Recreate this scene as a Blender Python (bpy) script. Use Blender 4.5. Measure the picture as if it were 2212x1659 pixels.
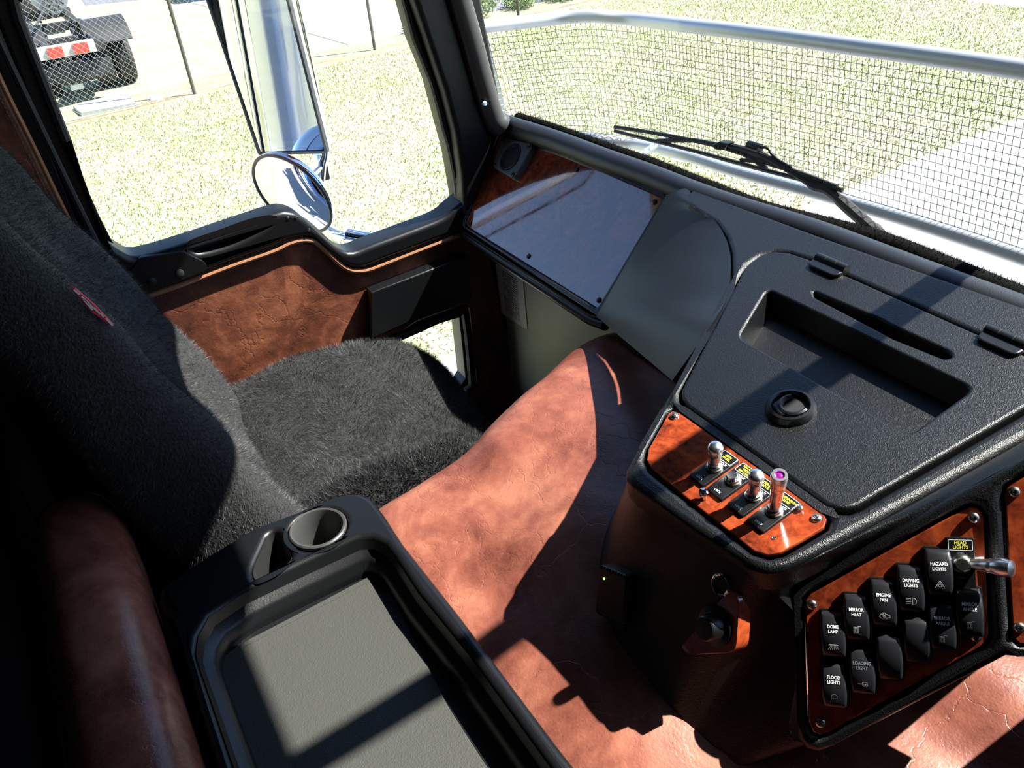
import bpy, bmesh, math, random
import numpy as np
from math import sin, cos, tan, pi, radians, hypot, atan2, sqrt
from mathutils import Vector, Matrix
from mathutils.geometry import tessellate_polygon

random.seed(4); rng = np.random.default_rng(4)
for o in list(bpy.data.objects): bpy.data.objects.remove(o, do_unlink=True)
SC = bpy.context.scene
COL = SC.collection
H = 2.75                     # eye height above the lawn; all coordinates below are relative to the eye
IW, IH, FL = 2212., 1659., 1790.

# ------------------------------------------------------------------ camera, sky, sun, exposure
def cam_axes(yaw, pit, rol):
    h = np.array([sin(yaw), cos(yaw), 0]); z = np.array([0, 0, 1.])
    f = h*cos(pit) - z*sin(pit); r = np.cross(f, z); r /= np.linalg.norm(r); u = np.cross(r, f)
    return r*cos(rol)+u*sin(rol), u*cos(rol)-r*sin(rol), f
CR, CU, CF = cam_axes(radians(-61.59), radians(34.34), radians(-5.12))
cd = bpy.data.cameras.new('camera'); cam = bpy.data.objects.new('camera', cd); COL.objects.link(cam)
cd.sensor_fit = 'HORIZONTAL'; cd.sensor_width = 36.0; cd.lens = FL/IW*36.0; cd.clip_start = .05; cd.clip_end = 400
cam.matrix_world = Matrix(((CR[0], CU[0], -CF[0], 0), (CR[1], CU[1], -CF[1], 0), (CR[2], CU[2], -CF[2], H), (0, 0, 0, 1)))
SC.camera = cam
SUN = Vector((.222, .60, .768)).normalized()          # direction towards the sun
SC.view_settings.view_transform = 'Standard'; SC.view_settings.look = 'None'
SC.view_settings.gamma = 1; SC.view_settings.use_curve_mapping = False
SC.view_settings.exposure = 2.05
wd = bpy.data.worlds.new('sky'); SC.world = wd; wd.use_nodes = True
wn = wd.node_tree.nodes; bg = wn['Background']
sk = wn.new('ShaderNodeTexSky'); sk.sky_type = 'NISHITA'; sk.sun_disc = False
sk.sun_elevation = math.asin(SUN.z); sk.sun_rotation = atan2(SUN.x, SUN.y); sk.altitude = 50; sk.ozone_density = 4.5; sk.dust_density = .3; sk.air_density = 1.0
wd.node_tree.links.new(sk.outputs[0], bg.inputs[0]); bg.inputs[1].default_value = .074
sd = bpy.data.lights.new('sun', 'SUN'); sd.energy = 4.6; sd.angle = radians(.53); sd.color = (1, .95, .88)
so = bpy.data.objects.new('sun', sd); COL.objects.link(so)
so.rotation_euler = (-SUN).to_track_quat('-Z', 'Y').to_euler(); so.location = (0, 20, 20)

# ------------------------------------------------------------------ pixel helpers (direction only; distance from a surface)
def ray(x, y): return CF*FL + CR*(x-IW/2) - CU*(y-IH/2)
def onx(x, y, X): d = ray(x, y); return d*(X/d[0])
def ony(x, y, Y): d = ray(x, y); return d*(Y/d[1])
def onz(x, y, Z): d = ray(x, y); return d*(Z/d[2])
class Plane:
    def __init__(s, o, u, v):
        s.o = np.array(o, float); s.u = np.array(u, float); s.u /= np.linalg.norm(s.u)
        v = np.array(v, float); v -= s.u*(v@s.u); s.v = v/np.linalg.norm(v); s.n = np.cross(s.u, s.v)
    def px(s, x, y):
        d = ray(x, y); p = d*((s.o@s.n)/(d@s.n)); q = p-s.o; return (q@s.u, q@s.v)
    def pxs(s, L): return [s.px(*p) for p in L]
    def at(s, a, b, h=0): return s.o+s.u*a+s.v*b+s.n*h
    def p3(s, x, y, h=0): a = s.px(x, y); return s.at(a[0], a[1], h)
    def mat(s, a, b, h=0, rot=0):
        p = s.at(a, b, h); c, q = cos(rot), sin(rot); U = s.u*c+s.v*q; V = s.v*c-s.u*q
        return Matrix(((U[0], V[0], s.n[0], p[0]), (U[1], V[1], s.n[1], p[1]), (U[2], V[2], s.n[2], p[2]), (0, 0, 0, 1)))

# ------------------------------------------------------------------ object helpers
def tag(o, label=None, cat=None, group=None, kind=None):
    if label: o['label'] = label
    if cat: o['category'] = cat
    if group: o['group'] = group
    if kind: o['kind'] = kind
    return o
def thing(name, loc, label, cat, group=None, kind=None):
    o = bpy.data.objects.new(name, None); o.empty_display_size = .05; COL.objects.link(o)
    o.location = (loc[0], loc[1], loc[2]+H); o['wl'] = [float(loc[0]), float(loc[1]), float(loc[2])]
    return tag(o, label, cat, group, kind)
def mesh(name, V, F, mat, smooth=40):
    me = bpy.data.meshes.new(name); me.from_pydata([tuple(map(float, v)) for v in V], [], [tuple(f) for f in F]); me.update()
    mats = mat if isinstance(mat, (list, tuple)) else [mat]
    for m in mats: me.materials.append(m)
    if smooth:
        me.polygons.foreach_set('use_smooth', [True]*len(me.polygons)); me.set_sharp_from_angle(angle=radians(smooth))
    return me
def mk(name, VF, mat, parent=None, smooth=40, kind=None, label=None):
    """mesh object from world-relative vertices; parent may be a thing or a part (neither rotated)"""
    V, F = VF; V = np.asarray(V, float)
    if parent is not None: base = np.array(parent['wl'])
    else: base = np.array([(V[:, 0].min()+V[:, 0].max())/2, (V[:, 1].min()+V[:, 1].max())/2, V[:, 2].min()])
    me = mesh(name, V-base, F, mat, smooth); o = bpy.data.objects.new(name, me); COL.objects.link(o); o['wl'] = [float(c) for c in base]
    if parent is not None: o.parent = parent
    else: o.location = (base[0], base[1], base[2]+H)
    return tag(o, label, None, None, kind)
def put(name, me, M, parent, label=None):
    """object with local mesh placed by matrix M (relative-to-eye world) under a thing"""
    o = bpy.data.objects.new(name, me); COL.objects.link(o); o.parent = parent
    o.matrix_local = Matrix.Translation(-Vector(parent['wl'])) @ M
    return tag(o, label)
def sub(name, me, parent, M=None, label=None, kind=None):
    o = bpy.data.objects.new(name, me); COL.objects.link(o); o.parent = parent
    if M is not None: o.matrix_local = M
    return tag(o, label, kind=kind)
def join(*L):
    V = []; F = []
    for v, f in L:
        n = len(V); V += [tuple(p) for p in v]; F += [tuple(i+n for i in q) for q in f]
    return V, F
def xf(VF, M): return [tuple(M @ Vector(v)) for v in VF[0]], VF[1]

# ------------------------------------------------------------------ shape builders (return verts, faces)
def area2(P): return sum(P[i][0]*P[(i+1) % len(P)][1]-P[(i+1) % len(P)][0]*P[i][1] for i in range(len(P)))/2
def fillet(P, r, n=5):
    """round the corners of a 2D polygon; r a number or list"""
    out = []; N = len(P)
    for i in range(N):
        a, b, c = np.array(P[i-1]), np.array(P[i]), np.array(P[(i+1) % N]); rr = r[i] if isinstance(r, (list, tuple)) else r
        if rr <= 0: out.append(tuple(b)); continue
        u = a-b; v = c-b; lu, lv = np.linalg.norm(u), np.linalg.norm(v); u = u/lu; v = v/lv
        t = min(rr, lu*.48, lv*.48); A, B = b+u*t, b+v*t
        for k in range(n+1):
            s = k/n; out.append(tuple(A*(1-s)**2+2*b*s*(1-s)+B*s*s))
    return out
ccw = lambda P: P if area2(P) > 0 else P[::-1]
def offset2(P, d):
    """move a CCW polygon inwards by d"""
    N = len(P); out = []
    for i in range(N):
        a, b, c = np.array(P[i-1]), np.array(P[i]), np.array(P[(i+1) % N]); e = b-a; f = c-b
        le, lf = np.linalg.norm(e), np.linalg.norm(f)
        if le < 1e-9 or lf < 1e-9: out.append(tuple(b)); continue
        n1 = np.array([-e[1], e[0]])/le; n2 = np.array([-f[1], f[0]])/lf
        m = n1+n2; k = m@m
        out.append(tuple(b+m*(2*d/k) if k > .3 else b+n1*d))
    return out
def slab(pl, outer, holes=(), thick=.02, bev=.003, seg=3, h=0, bottom=False):
    """plate on a plane: top at height h, rounded top edges, side walls; holes are open through"""
    loops = []
    for i, P in enumerate([outer]+list(holes)):
        P = list(P)
        if (area2(P) < 0) == (i == 0): P = P[::-1]
        loops.append(P)
    V = []; F = []; tops = []
    for P in loops:
        rings = []
        for k in range(seg+1):
            t = k/seg*pi/2; Q = offset2(P, bev*(1-sin(t))); z = h-bev*(1-cos(t))
            rings.append([pl.at(q[0], q[1], z) for q in Q])
        rings.append([pl.at(q[0], q[1], h-thick) for q in P])
        base = len(V); n = len(P)
        for R in rings: V += R
        for k in range(len(rings)-1):
            for i in range(n):
                j = (i+1) % n; F.append((base+k*n+i, base+(k+1)*n+i, base+(k+1)*n+j, base+k*n+j))
        tops.append((base, offset2(P, bev), base+(len(rings)-1)*n))
    polys = [[Vector((q[0], q[1], 0)) for q in t[1]] for t in tops]; idx = []
    for t in tops:                                    # the flat top keeps its own vertices so that it shades flat
        for i in range(len(t[1])): idx.append(len(V)); V.append(V[t[0]+i])
    tri = tessellate_polygon(polys); flat = [q for t in tops for q in t[1]]
    for a, b, c in tri:
        A, B, C = flat[a], flat[b], flat[c]; s = (B[0]-A[0])*(C[1]-A[1])-(C[0]-A[0])*(B[1]-A[1])
        if abs(s) < 1e-14: continue
        F.append((idx[a], idx[b], idx[c]) if s > 0 else (idx[a], idx[c], idx[b]))
    if bottom:
        ib = [t[2]+i for t in tops for i in range(len(t[1]))]
        for a, b, c in tri: F.append((ib[a], ib[c], ib[b]))
    return V, F
def cr(P, n=6, closed=False):
    P = [np.array(p, float) for p in P]; out = []; N = len(P)
    for i in range(N if closed else N-1):
        if closed: p0, p1, p2, p3 = P[i-1], P[i], P[(i+1) % N], P[(i+2) % N]
        else: p1, p2 = P[i], P[i+1]; p0 = P[i-1] if i else 2*p1-p2; p3 = P[i+2] if i+2 < N else 2*p2-p1
        for k in range(n):
            t = k/n; out.append(.5*((2*p1)+(-p0+p2)*t+(2*p0-5*p1+4*p2-p3)*t*t+(-p0+3*p1-3*p2+p3)*t**3))
    if not closed: out.append(P[-1])
    return out
def tube(path, r, n=10, cap=True, closed=False):
    path = [np.array(p, float) for p in path]; N = len(path); V = []; F = []
    rs = r if isinstance(r, (list, tuple, np.ndarray)) else [r]*N
    t0 = path[1]-path[0]; t0 /= np.linalg.norm(t0); up = np.array([0, 0, 1.]) if abs(t0[2]) < .9 else np.array([1., 0, 0])
    a = np.cross(t0, up); a /= np.linalg.norm(a)
    for i in range(N):
        t = path[(i+1) % N if closed else min(i+1, N-1)]-path[i-1 if (closed or i) else 0]; t /= max(np.linalg.norm(t), 1e-9)
        a = a-t*(a@t); a /= np.linalg.norm(a); b = np.cross(t, a)
        for k in range(n):
            w = 2*pi*k/n; V.append(path[i]+(a*cos(w)+b*sin(w))*rs[i])
    M = N if closed else N-1
    for i in range(M):
        for k in range(n):
            i2 = (i+1) % N; F.append((i*n+k, i*n+(k+1) % n, i2*n+(k+1) % n, i2*n+k))
    if cap and not closed: F.append(tuple(range(n-1, -1, -1))); F.append(tuple((N-1)*n+k for k in range(n)))
    return V, F
def grid(rows, closed=False, caps=False):
    n = len(rows[0]); V = [p for R in rows for p in R]; F = []
    for i in range(len(rows)-1):
        for k in range(n if closed else n-1):
            k2 = (k+1) % n; F.append((i*n+k, i*n+k2, (i+1)*n+k2, (i+1)*n+k))
    if caps: F.append(tuple(range(n-1, -1, -1))); F.append(tuple((len(rows)-1)*n+k for k in range(n)))
    return V, F
def sgrid(rows, nu=4, nv=4, closed=False, caps=False):
    A = [cr(R, nu, closed) for R in rows]; m = len(A[0])
    B = [cr([A[i][k] for i in range(len(A))], nv) for k in range(m)]
    return grid([[B[k][i] for k in range(m)] for i in range(len(B[0]))], closed, caps)
def lathe(prof, n=20, cap=True):
    """profile [(r, z)] about local z"""
    V = []; F = []
    for r, z in prof:
        for k in range(n): V.append((r*cos(2*pi*k/n), r*sin(2*pi*k/n), z))
    for i in range(len(prof)-1):
        for k in range(n): F.append((i*n+k, i*n+(k+1) % n, (i+1)*n+(k+1) % n, (i+1)*n+k))
    if cap and prof[0][0] > 1e-6: F.append(tuple(range(n-1, -1, -1)))
    if cap and prof[-1][0] > 1e-6: F.append(tuple((len(prof)-1)*n+k for k in range(n)))
    return V, F
LP = Plane((0, 0, 0), (1, 0, 0), (0, 1, 0))
def rrect(w, h, r, n=4, cx=0, cy=0): return fillet([(cx-w/2, cy-h/2), (cx+w/2, cy-h/2), (cx+w/2, cy+h/2), (cx-w/2, cy+h/2)], r, n)
def circ(cx, cy, r, n=24, ry=None): return [(cx+r*cos(2*pi*k/n), cy+(ry or r)*sin(2*pi*k/n)) for k in range(n)]
def lbox(w, d, h, b=.003, z=0): return slab(LP, rrect(w, d, b*1.5, 2), (), h, b, 2, z+h, bottom=True)
def wbox(x0, x1, y0, y1, z0, z1, b=.004):
    return slab(Plane((0, 0, 0), (1, 0, 0), (0, 1, 0)), [(x0, y0), (x1, y0), (x1, y1), (x0, y1)], (), z1-z0, min(b, (z1-z0)/3), 2, z1, bottom=True)
def strokes(L, w, z=0, closed=()):
    """flat thin line strips for icons, local xy"""
    V = []; F = []
    for i, P in enumerate(L):
        P = [np.array(p, float) for p in P]
        segs = list(zip(P[:-1], P[1:]))+([(P[-1], P[0])] if i in closed else [])
        for a, b in segs:
            t = b-a; l = np.linalg.norm(t)
            if l < 1e-9: continue
            t /= l; n = np.array([-t[1], t[0]])*w/2; e = t*w*.4; k = len(V)
            for q in (a-e-n, b+e-n, b+e+n, a-e+n): V.append((q[0], q[1], z))
            F.append((k, k+1, k+2, k+3))
    return V, F
def text_vf(s, size, x=0, y=0, z=0, sx=1., align='CENTER'):
    cu = bpy.data.curves.new('t', 'FONT'); cu.body = s; cu.size = size; cu.align_x = align; cu.align_y = 'CENTER'; cu.resolution_u = 2; cu.offset = size*.018
    ob = bpy.data.objects.new('t', cu); COL.objects.link(ob); dg = bpy.context.evaluated_depsgraph_get()
    me = bpy.data.meshes.new_from_object(ob.evaluated_get(dg))
    V = [(v.co.x*sx+x, v.co.y+y, z) for v in me.vertices]; F = [tuple(p.vertices) for p in me.polygons]
    bpy.data.objects.remove(ob); bpy.data.curves.remove(cu); bpy.data.meshes.remove(me); return V, F
def blades(VF, count, length, width, lean=.5, jit=.5, flow=(0, 0, 0), wfun=None, swirl=0.):
    """short hair as thin triangles over a surface"""
    V = np.asarray(VF[0], float); T = []
    for f in VF[1]:
        for k in range(1, len(f)-1): T.append((f[0], f[k], f[k+1]))
    T = np.array(T); A, B, C = V[T[:, 0]], V[T[:, 1]], V[T[:, 2]]; N = np.cross(B-A, C-A); ar = np.linalg.norm(N, axis=1)
    w = ar.copy()
    if wfun is not None: w *= wfun((A+B+C)/3)
    i = rng.choice(len(T), count, p=w/w.sum()); u = rng.random((count, 2)); m = u.sum(1) > 1; u[m] = 1-u[m]
    P = A[i]+(B-A)[i]*u[:, :1]+(C-A)[i]*u[:, 1:]; n = N[i]/np.maximum(ar[i][:, None], 1e-12)
    d = n+rng.normal(0, lean, (count, 3))+np.array(flow)
    if swirl:
        X, Y, Z = P.T; q = np.sin(X*31+2.1*np.sin(Y*23+Z*9))+np.sin(Y*37+1.7*np.sin(X*19-Z*13))+.6*np.sin(X*83+Y*71+Z*60); r = np.sin(X*27-Y*33+1.9*np.sin(Z*21+X*15))+.6*np.sin(X*67-Y*91+Z*50)
        d = d+swirl*np.stack([q, r, np.zeros(count)], 1)
    d /= np.linalg.norm(d, axis=1)[:, None]
    L = length*(1-jit*rng.random((count, 1))); s = np.cross(d, rng.normal(0, 1, (count, 3))); s /= np.linalg.norm(s, axis=1)[:, None]
    out = np.stack([P-s*width/2, P+s*width/2, P+d*L], 1).reshape(-1, 3)
    return out, np.arange(count*3).reshape(-1, 3).tolist()

# ------------------------------------------------------------------ materials
def nt(name):
    m = bpy.data.materials.new(name); m.use_nodes = True; t = m.node_tree; return m, t, t.nodes['Principled BSDF']
def simple(name, col, rough=.5, metal=0., spec=.5, coat=0., bump=None, sheen=0., emit=None, trans=0.):
    m, t, b = nt(name); b.inputs['Base Color'].default_value = (*col, 1); b.inputs['Roughness'].default_value = rough
    b.inputs['Metallic'].default_value = metal; b.inputs['Specular IOR Level'].default_value = spec
    b.inputs['Coat Weight'].default_value = coat; b.inputs['Coat Roughness'].default_value = .04
    b.inputs['Sheen Weight'].default_value = sheen
    if emit: b.inputs['Emission Color'].default_value = (*emit[0], 1); b.inputs['Emission Strength'].default_value = emit[1]
    if bump:
        N = t.nodes; tc = N.new('ShaderNodeTexCoord'); no = N.new('ShaderNodeTexNoise'); no.inputs['Scale'].default_value = bump[0]; no.inputs['Detail'].default_value = 3
        bp = N.new('ShaderNodeBump'); bp.inputs['Strength'].default_value = bump[1]; bp.inputs['Distance'].default_value = bump[2]
        t.links.new(tc.outputs['Object'], no.inputs['Vector']); t.links.new(no.outputs[0], bp.inputs['Height']); t.links.new(bp.outputs[0], b.inputs['Normal'])
    return m
def ramp(t, fac, stops):
    r = t.nodes.new('ShaderNodeValToRGB'); e = r.color_ramp.elements
    while len(e) < len(stops): e.new(.5)
    for k, (p, c) in enumerate(stops): e[k].position = p; e[k].color = (*c, 1)
    t.links.new(fac, r.inputs[0]); return r.outputs[0]
def noise(t, vec, scale, detail=6, dist=0., rough=.55):
    n = t.nodes.new('ShaderNodeTexNoise'); n.inputs['Scale'].default_value = scale; n.inputs['Detail'].default_value = detail
    n.inputs['Distortion'].default_value = dist; n.inputs['Roughness'].default_value = rough; t.links.new(vec, n.inputs['Vector']); return n.outputs[0]
def math2(t, op, a, b):
    n = t.nodes.new('ShaderNodeMath'); n.operation = op
    for i, v in enumerate((a, b)):
        if isinstance(v, (int, float)): n.inputs[i].default_value = v
        else: t.links.new(v, n.inputs[i])
    return n.outputs[0]
def mixc(t, fac, a, b):
    n = t.nodes.new('ShaderNodeMix'); n.data_type = 'RGBA'
    for s, v in ((n.inputs['Factor'], fac), (n.inputs['A'], a), (n.inputs['B'], b)):
        if isinstance(v, (int, float)): s.default_value = v
        elif isinstance(v, tuple): s.default_value = (*v, 1)
        else: t.links.new(v, s)
    return n.outputs['Result']
def bumpn(t, h, strength, dist, b, prev=None):
    n = t.nodes.new('ShaderNodeBump'); n.inputs['Strength'].default_value = strength; n.inputs['Distance'].default_value = dist; t.links.new(h, n.inputs['Height'])
    if prev: t.links.new(prev, n.inputs['Normal'])
    if b: t.links.new(n.outputs[0], b.inputs['Normal'])
    return n.outputs[0]
def coords(t): return t.nodes.new('ShaderNodeTexCoord').outputs['Object']

def leather(name, dark, mid, light, rough=.42, crease=1.):
    m, t, b = nt(name); c = coords(t)
    n1 = noise(t, c, 7, 9, .8, .62); n2 = noise(t, c, 38, 6, .4, .6); f = math2(t, 'ADD', math2(t, 'MULTIPLY', n1, .75), math2(t, 'MULTIPLY', n2, .25))
    col = ramp(t, f, [(.36, dark), (.5, mid), (.64, light)])
    n3 = noise(t, c, 420, 3); col = mixc(t, math2(t, 'MULTIPLY', math2(t, 'SUBTRACT', n3, .5), .9), col, light)
    t.links.new(col, b.inputs['Base Color']); b.inputs['Roughness'].default_value = rough; b.inputs['Specular IOR Level'].default_value = .45
    wv = t.nodes.new('ShaderNodeTexVoronoi'); wv.feature = 'DISTANCE_TO_EDGE'; wv.inputs['Scale'].default_value = 5.5
    mp = t.nodes.new('ShaderNodeMixRGB'); mp.inputs[0].default_value = .3; t.links.new(c, mp.inputs[1])
    nn = t.nodes.new('ShaderNodeTexNoise'); nn.inputs['Scale'].default_value = 9; nn.inputs['Detail'].default_value = 6; t.links.new(c, nn.inputs['Vector']); t.links.new(nn.outputs[1], mp.inputs[2]); t.links.new(mp.outputs[0], wv.inputs['Vector'])
    cr_ = ramp(t, wv.outputs[0], [(0, (0, 0, 0)), (.010*crease+.001, (1, 1, 1))])
    p = bumpn(t, cr_, .35*min(1, crease), .0012, None); p = bumpn(t, noise(t, c, 300, 4), .32, .0012, None, p); bumpn(t, noise(t, c, 30, 4), .25, .004, b, p)
    return m
def plastic(name, col=(.003, .0033, .004), rough=.37, scale=1000, strength=.36, spec=.42):
    m, t, b = nt(name); c = coords(t); b.inputs['Base Color'].default_value = (*col, 1); b.inputs['Specular IOR Level'].default_value = spec
    v = t.nodes.new('ShaderNodeTexVoronoi'); v.inputs['Scale'].default_value = scale; t.links.new(c, v.inputs['Vector'])
    p = bumpn(t, v.outputs[0], strength, .0008, None); bumpn(t, noise(t, c, scale*.35, 4), strength*.8, .0012, b, p); b.inputs['Roughness'].default_value = rough
    return m
def burl(name, rough=.16, ior=1.6):
    m, t, b = nt(name); c = coords(t); n1 = noise(t, c, 16, 10, 1.6, .65); n2 = noise(t, c, 120, 5, .5); f = math2(t, 'ADD', math2(t, 'MULTIPLY', n1, .7), math2(t, 'MULTIPLY', n2, .3))
    t.links.new(ramp(t, f, [(.34, (.035, .007, .004)), (.48, (.23, .035, .012)), (.62, (.42, .075, .02))]), b.inputs['Base Color'])
    b.inputs['Roughness'].default_value = rough; b.inputs['Coat Weight'].default_value = 1; b.inputs['Coat Roughness'].default_value = .03; b.inputs['Coat IOR'].default_value = ior
    if ior > 2:
        t.links.new(ramp(t, noise(t, c, 26, 6, .6), [(.4, (.015, .015, .015)), (.7, (.10, .10, .10))]), b.inputs['Coat Roughness']); bumpn(t, noise(t, c, 220, 3), .06, .0006, None)
        nb = bumpn(t, noise(t, c, 90, 4), .018, .001, None); t.links.new(nb, b.inputs['Coat Normal'])
    return m
def glassm(name, tint=(1, 1, 1), refl=.05):
    m = bpy.data.materials.new(name); m.use_nodes = True; t = m.node_tree; t.nodes.clear()
    o = t.nodes.new('ShaderNodeOutputMaterial'); a = t.nodes.new('ShaderNodeBsdfTransparent'); g = t.nodes.new('ShaderNodeBsdfGlossy'); x = t.nodes.new('ShaderNodeMixShader')
    a.inputs[0].default_value = (*tint, 1); g.inputs['Roughness'].default_value = .01; x.inputs[0].default_value = refl
    t.links.new(a.outputs[0], x.inputs[1]); t.links.new(g.outputs[0], x.inputs[2]); t.links.new(x.outputs[0], o.inputs[0]); return m
def mixmat(name, stops, scale, detail=8, rough=.9, dist=.3, fine=None, bump=.3, bd=.01, stops2=None, scale2=None):
    m, t, b = nt(name); c = coords(t); col = ramp(t, noise(t, c, scale, detail, dist, .6), stops)
    if stops2: col = mixc(t, .5, col, ramp(t, noise(t, c, scale2, 6, .2), stops2))
    if fine: col = mixc(t, math2(t, 'MULTIPLY', noise(t, c, fine[0], 2), fine[1]), col, fine[2])
    t.links.new(col, b.inputs['Base Color']); b.inputs['Roughness'].default_value = rough; b.inputs['Specular IOR Level'].default_value = .2
    bumpn(t, noise(t, c, fine[0] if fine else scale*8, 4), bump, bd, b); return m

M_LEATHER = leather('brown_leather', (.11, .029, .019), (.22, .068, .045), (.35, .13, .082), .36)
M_DOORLEATHER = leather('door_leather', (.045, .013, .008), (.125, .037, .02), (.30, .105, .053), .45, 1.6)
M_PIPING = simple('leather_piping', (.34, .15, .075), .32)
M_STITCH = simple('stitch_thread', (.16, .09, .06), .7)
M_PLASTIC = plastic('black_grained_plastic')
M_SMOOTH = plastic('black_smooth_plastic', (.005, .0055, .0065), .34, 900, .12, .45)
M_DASH = plastic('dash_vinyl', (.006, .0072, .011), .44, 900, .14, .7)
M_RUBBER = simple('black_rubber', (.012, .012, .012), .6)
M_GREYTRIM = plastic('grey_pillar_vinyl', (.05, .05, .05), .4, 900, .1)
M_DARKVINYL = plastic('dark_vinyl', (.008, .008, .009), .5, 500, .2)
M_HEAD = simple('headliner_cloth', (.012, .011, .01), .95)
M_CARPET = simple('floor_mat_rubber', (.008, .008, .008), .9)
M_FIREWALL = plastic('grey_kick_panel', (.46, .47, .38), .5, 900, .15, .5)
M_BURL = burl('burl_veneer'); M_BURLGLOSS = burl('film_covered_veneer', .12, 2.2)
M_CHROME = simple('chrome', (.85, .86, .88), .06, 1.)
M_SATIN = simple('satin_chrome', (.85, .86, .88), .27, 1.)
M_STEEL = simple('screw_steel', (.62, .6, .56), .25, 1.)
M_BLACKSCREW = simple('black_screw', (.01, .01, .01), .35)
M_MIRROR = simple('mirror_silver', (.92, .93, .94), .0, 1.)
M_ALU = simple('brushed_aluminium', (.62, .66, .70), .42, .55, bump=(300, .1, .001))
M_GALV = simple('galvanised_wire', (.22, .23, .22), .5, .5)
M_GLASS = glassm('window_glass', (.96, .98, .97), .035)
M_FUR = simple('black_sheepskin', (.008, .008, .009), .8, sheen=.12, bump=(240, .7, .006))
M_MATPILE = simple('dash_mat_pile', (.003, .003, .003), .9, spec=.1)
M_FURHAIR = simple('black_wool_fibre', (.018, .018, .020), .5, sheen=.1)
M_FABRIC = simple('black_seat_fabric', (.03, .03, .034), .8, bump=(900, .3, .001))
M_MAT = plastic('tray_rubber_mat', (.046, .046, .041), .55, 500, .35, .4)
M_TEXTW = simple('white_print', (.85, .85, .85), .5)
M_TEXTDIM = simple('faded_print', (.16, .17, .19), .5)
M_TEXTY = simple('yellow_print', (.95, .85, .05), .5)
M_GREEN = simple('green_lamp', (.1, .5, .05), .4, emit=((.3, 1, .1), 1.5))
M_PURPLE = simple('purple_jewel', (.3, .02, .3), .1, .3)
M_ROCKER = simple('rocker_plastic', (.012, .0125, .015), .33)
M_GREYCUP = simple('grey_cup_liner', (.045, .045, .044), .4)
M_RED = simple('red_lens', (.8, .06, .04), .25)
M_TAGRED = simple('red_tag_cloth', (.65, .03, .07), .6)
M_WHITE = simple('white_plastic', (.8, .8, .8), .5)
M_TYRE = simple('tyre_rubber', (.025, .025, .026), .75, bump=(80, .3, .004))
M_CHASSIS = simple('chassis_paint', (.03, .03, .032), .5)
M_TANK = simple('chassis_tank_alloy', (.6, .62, .65), .35, .9)
M_LABELPAPER = None
M_BLUEPAINT = simple('blue_cab_paint', (.03, .14, .45), .2, coat=.8)
M_GRASS = mixmat('lawn_grass', [(.3, (.26, .31, .12)), (.48, (.33, .34, .18)), (.68, (.41, .38, .26))], .8, 9, .95, .5, (60, .4, (.46, .44, .31)), .25, .015, [(.35, (.25, .30, .11)), (.6, (.42, .38, .26))], 4.)
M_BLADE = simple('grass_blade', (.26, .32, .11), .8)
M_BLADE2 = simple('dry_grass_blade', (.42, .38, .26), .85)
M_CONC = mixmat('pale_concrete', [(.3, (.40, .40, .39)), (.7, (.48, .48, .47))], 3, 8, .9, .2, (90, .2, (.5, .5, .5)), .2, .003)
M_AGG = mixmat('exposed_aggregate', [(.3, (.20, .20, .21)), (.7, (.29, .29, .30))], 5, 8, .9, .2, (70, .9, (.45, .45, .45)), .7, .01)
M_ASPHALT = mixmat('road_asphalt', [(.3, (.11, .11, .13)), (.7, (.16, .16, .19))], 4, 8, .9, .2, (80, .4, (.25, .25, .25)), .4, .006)
M_DIRT = mixmat('bare_dirt', [(.3, (.16, .12, .08)), (.7, (.34, .27, .18))], 6, 8, .95, .4, (60, .4, (.5, .45, .3)), .6, .02)
M_LEAF = simple('shrub_leaf', (.17, .25, .06), .6)

# ================================================================== cab shell
def structure(name, VF, mat, label=None, parent=None, smooth=40):
    return tag(mk(name, VF, mat, parent, smooth), label, None, None, 'structure' if parent is None else None)
structure('floor', wbox(-1.7, .64, -1.6, 1.06, -1.56, -1.5), M_CARPET, 'black rubber cab floor')
structure('ceiling', wbox(-1.72, .66, -1.66, 1.12, .7, .76), M_HEAD, 'dark cloth cab roof lining')
structure('wall_back', wbox(-1.7, .64, -1.66, -1.6, -1.5, .7), M_DARKVINYL, 'dark padded rear wall of the sleeper')
PR = Plane((.56, 0, 0), (0, -1, 0), (0, 0, 1))
structure('wall_right', slab(PR, [(-1.0, -1.5), (1.6, -1.5), (1.6, .7), (-1.0, .7)], [[(-.8, -.66), (-.06, -.62), (-.06, -.16), (-.72, -.16)]], .08, .004), M_DARKVINYL, 'dark driver side wall with window opening')
tag(mk('window_2', wbox(.6, .605, .06, .8, -.68, -.14, .001), glassm('light_cut_glass', (.22, .23, .23), .04)), 'clear driver door window pane', kind='structure')  # dark tint added to hold back light from the unseen driver side
# front wall under the windscreen and header above it
structure('wall_front', wbox(-1.7, .64, 1.0, 1.06, -1.5, -.64), M_CHASSIS, 'dark front bulkhead below the windscreen')
structure('trim_3', wbox(-1.7, .64, .9, 1.12, .545, .7, .02), M_HEAD, 'dark windscreen header trim')
W1 = tag(thing('window_1', (-.55, 1.0, -.63), 'wide curved windscreen of clear glass', None), kind='structure')
wr = []
for zz, dy in ((-.66, 0), (-.3, -.02), (.1, -.045), (.56, -.075)):
    wr.append([np.array((x, .975+.165*(1-((x+.53)/1.1)**2)+dy, zz)) for x in np.linspace(-1.63, .57, 23)])
mk('glass_pane', join(grid(wr), grid([[p+np.array((0, .006, 0)) for p in R] for R in wr])), M_GLASS, W1, 60)

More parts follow.
